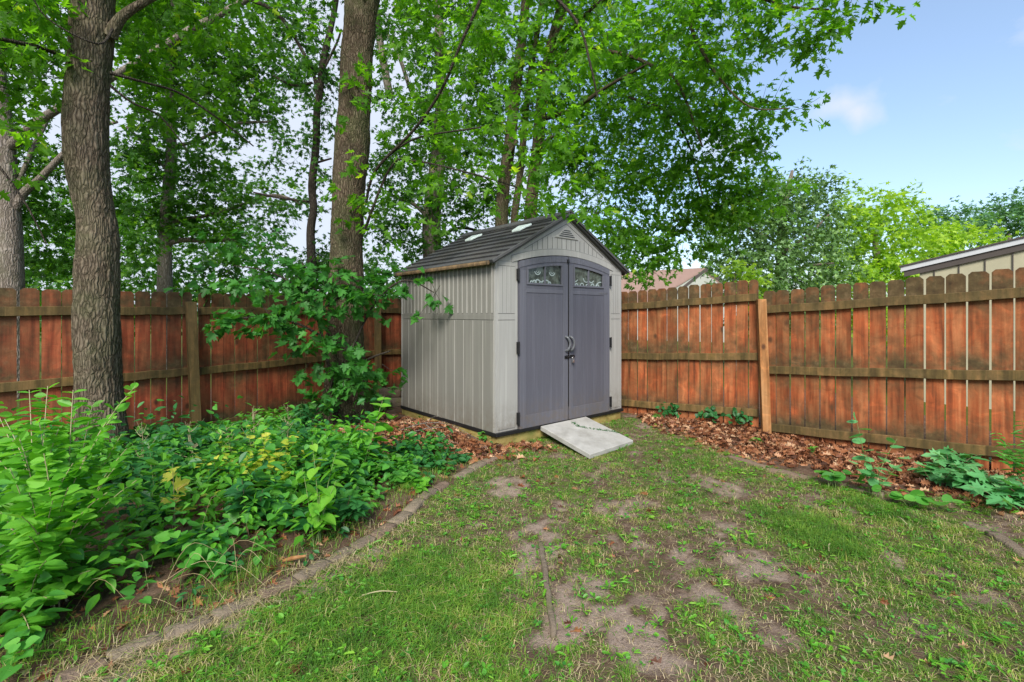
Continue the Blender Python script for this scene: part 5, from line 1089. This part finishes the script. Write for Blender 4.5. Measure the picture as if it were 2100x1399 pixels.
# bed edge grass and dry straw over the stones
def ed(x, y): dd = xl(y)-x; return np.clip(1-abs(dd-.22)/.30, 0, 1)*(y < 4.8)*np.clip(fbm(x*5, y*5, 0, 17)*2-.5, 0, 1)
X, Y = scatter(60000, ed, x0=-3, x1=0, y1=5); blades('grass', L_grass, X, Y, .03+.06*rng.random(len(X)), .0032, np.clip(.2+.6*rng.random(len(X))+.25*(rng.random(len(X)) < .3), 0, 1), 'straggly longer grass along the bed side of the edging stones', curl=1.3)
def sd_(x, y): dd = xl(y)-x; return np.clip(1-abs(dd+.03)/.16, 0, 1)*(y < 3.4)*np.clip(fbm(x*6, y*6, 0, 19)*3-1.0, 0, 1)
X, Y = scatter(60000, sd_, x0=-3, x1=0, y1=3.6); blades('dry_grass', L_strawm, X, Y, .02+.05*rng.random(len(X)), .003, rng.random(len(X)), 'dry straw coloured grass lying over the near edging stones', curl=2.2)
X, Y = scatter(60000, lambda x, y: np.where(inlawn(x, y), .25+.6*(fbm(x*4, y*4, 0, 23) > .5), 0.)*(1-.6*bare(x, y))); blades('dry_grass', L_strawm, X, Y, .015+.02*rng.random(len(X)), .0028, rng.random(len(X)), 'scattered dead grass blades on the lawn', curl=2.6)
# long arching pale blades across the bed edge
mb = MB()
for k in range(20):
    p = pw(rng.uniform(150, 560), rng.uniform(1120, 1260)); a = rng.uniform(-.9, 3.8); L = rng.uniform(.2, .5); h = rng.uniform(.08, .32); p[2] = gz(p[0], p[1])
    q = p+np.array([math.cos(a)*L, math.sin(a)*L*.6, h*.7]); m = (p+q)/2+np.array([0, 0, h*.6]); mb.tube([p, m, q], [.0013, .0011, .0005], 4, rnd=rng.random()*.8, sub=5, cap=False)
tag(mb.build('long_grass', L_strawm), 'long thin grass stalks arching over the near bed edge', 'grass', kind='stuff')
# broad leaved weeds of the lawn
CX_, CY_ = scatter(9000, lambda x, y: np.clip(gd(x, y)*.5+.3, 0, 1)*inlawn(x, y)*(1-.6*litter(x, y)))
for nm, tm, s0, sel, ml, lab in (('lawn_weed', T_dand, .042, 0, L_lime, 'small jagged dandelion rosettes scattered through the lawn'), ('lawn_weed', T_oval, .027, 1, L_shrub, 'small oval-leaved weeds scattered through the lawn'), ('lawn_weed', T_heart, .02, 2, L_mid, 'little clover-like leaves scattered through the lawn')):
    i_ = np.arange(len(CX_)) % 3 == sel; x, y = CX_[i_], CY_[i_]; m = 5; N = len(x)
    a = rng.random((N, m))*6.28; rad = rng.random((N, m))*.022
    pos = np.stack([x[:, None]+np.cos(a)*rad, y[:, None]+np.sin(a)*rad, np.broadcast_to((gz(x, y)+.008)[:, None], a.shape)+rng.random(a.shape)*.014], -1).reshape(-1, 3)
    d_ = np.stack([np.cos(a), np.sin(a), .25+rng.random(a.shape)*.5], -1).reshape(-1, 3); mb = MB()
    szz = (s0*(.4+.75*rng.random((N, 1))**1.6)*(.8+.4*rng.random((N, m)))).reshape(-1)
    mb.inst(tm, pos, d_, rng.normal(size=(N*m, 3))*.25+np.array([0, 0, 1.]), szz, rng.random(N*m)*.8); tag(mb.build(nm, ml), lab, 'weed', kind='stuff')
# crumbs of bark, leaf and straw on the soil
X, Y = scatter(60000, lambda x, y: np.where(inlawn(x, y), .25+.9*np.clip(fbm(x*5, y*5, 0, 29)*2-.8, 0, 1), np.where((x < xl(y)) & (x > xl(y)-.5), .4, 0)), y1=7)
N = len(X); a = rng.random(N)*6.28; mb = MB(); sc = np.stack([.004+.006*rng.random(N), .006+.016*rng.random(N)**2, np.full(N, .01)], -1)
mb.inst(T_diam, np.stack([X, Y, gz(X, Y)+.003+.004*rng.random(N)], -1), np.stack([np.cos(a), np.sin(a), rng.normal(size=N)*.2], -1), rng.normal(size=(N, 3))*.35+np.array([0, 0, 1.]), sc, rng.random(N)); tag(mb.build('debris', L_debris), 'crumbs of bark and dry leaf scattered over the lawn soil', 'debris', kind='stuff')
# dead leaves
def dead(n, dens, x0, x1, y0, y1, size, lift, lab, name='leaf_litter'):
    X = rng.uniform(x0, x1, n); Y = rng.uniform(y0, y1, n); k = rng.random(n) < dens(X, Y); X, Y = X[k], Y[k]; N = len(X)
    pos = np.stack([X, Y, gz(X, Y)+.004+rng.random(N)*lift*np.clip(dens(X, Y), .15, 1)], -1); a = rng.random(N)*6.28
    mb = MB(); sc = np.stack([s_ := size*(.55+.7*rng.random(N)), s_, s_*rng.uniform(.3, 2.4, N)], -1)
    mb.inst(T_oak, pos, np.stack([np.cos(a), np.sin(a), rng.normal(size=N)*.35], -1), rng.normal(size=(N, 3))*.55+np.array([0, 0, 1.]), sc, np.clip(rng.random(N), 0, 1)); tag(mb.build(name, L_dead), lab, 'leaves', kind='stuff')
blk = lambda f: (lambda x, y: f(x, y)*~(((x-CORN[0])*uu[0]+(y-CORN[1])*uu[1] > -.0) & ((x-CORN[0])*uu[0]+(y-CORN[1])*uu[1] < WD) & ((x-CORN[0])*vv[0]+(y-CORN[1])*vv[1] > -.0) & ((x-CORN[0])*vv[0]+(y-CORN[1])*vv[1] < DP)))
dead(30000, blk(lambda x, y: litter(x, y)*(x > 1.0)), 1.0, 5, 2.8, 7.4, .07, .045, 'brown dead leaves heaped along the foot of the right fence')
dead(11000, blk(lambda x, y: np.clip(litter(x, y)*1.4, 0, 1)*(x < .6)), -3, .6, 4.6, 7.4, .07, .06, 'brown dead leaves heaped against the shed and its sill')
dead(5200, lambda x, y: np.where((x < xl(y)) & (x > xl(y)-1.6) & (y < 6), .7, np.where(inlawn(x, y), .05+.1*np.clip(litter(x, y)*3, 0, 1), 0)), -4, 3, 1.9, 6, .06, .01, 'single dead leaves lying in bed and lawn')
# sticks on the leaf heap
for k, (p, lab) in enumerate((([(815, 885, 5.35), (870, 868, 5.35), (925, 872, 5.2), (985, 905, 5.0)], 'longest bare stick arching over the leaf heap'), ([(830, 905, 5.2), (880, 878, 5.3), (945, 876, 5.2)], 'crooked stick crossing the leaf heap'), ([(870, 868, 5.4), (910, 900, 5.1), (940, 915, 4.95)], 'short dark stick low on the leaf heap'))):
    P = []
    for a, b_, D in p: q = at(a, b_, D); q[2] = max(q[2], float(gz(q[0], q[1]))+.05+.03*k); P.append(q)
    mb = MB(); mb.tube(P, np.linspace(.006, .002, len(P)), 6, sub=6); q = P[1]; mb.tube([q, q+np.array([.1, .05, .06]), q+np.array([.2, .04, .05])], [.003, .002, .001], 5, sub=4); q = P[-2]; mb.tube([q, q+np.array([.06, -.08, .03])], [.002, .001], 5)
    tag(mb.build('fallen_stick', B_far, org=tuple(P[0])), lab, 'stick', 'sticks on the leaf heap')
mb = MB(); P = [gnd(580, 1150, .07), gnd(600, 1145, .08), gnd(627, 1140, .08)]; mb.tube(P, [.008, .012, .007], 8, sub=5); tag(mb.build('bark_piece', W_post, org=tuple(P[0])), 'curled tan piece of bark lying on the edging stones', 'bark')
for px, py, a, L, lab in ((740, 1222, .1, .18, 'thin dry twig on the grass left of the sunk board'), (1700, 1130, .9, .1, 'short pale twig on the fine dark grass patch'), (2080, 1125, -.8, .35, 'long pale twig beside the right edging'), (1860, 1075, 1.4, .1, 'short pale twig beside the right border')):
    p = gnd(px, py, .03); mb = MB(); q = p+np.array([math.cos(a)*L, math.sin(a)*L, .01]); mb.tube([p, (p+q)/2+np.array([0, .01, .008]), q], [.0035, .003, .0015], 6, sub=4); tag(mb.build('twig', B_pale, org=tuple(p)), lab, 'twig')
# moss line on the ramp slab
mb = MB(); n_ = 260; t = rng.random(n_); base_ = bt[1]; A0 = tp[0]+(tp[1]-tp[0])*.55; v1 = bt[0]-A0; 
pos = A0+ (v1)*(.1+.62*t)[:, None]+rng.normal(size=(n_, 3))*np.array([.012, .012, 0]); pos += (tp[1]-tp[0])*(-.1*np.sin(t*5))[:, None]
pn = n_ and np.cross(v[1]-v[0], v[3]-v[0]); pn = pn/np.linalg.norm(pn); pn = pn if pn[2] > 0 else -pn
dd = (pos-v[0]) @ pn; pos = pos-dd[:, None]*pn+pn*.003
mb.inst(T_oval, pos, rng.normal(size=(n_, 3))+np.array([0, 0, .3]), rng.normal(size=(n_, 3))*.3+pn, .008+.012*rng.random(n_), rng.random(n_)*.6); tag(mb.build('moss', L_dark), 'thin line of moss sprouting from a crack in the ramp slab', 'moss', kind='stuff')
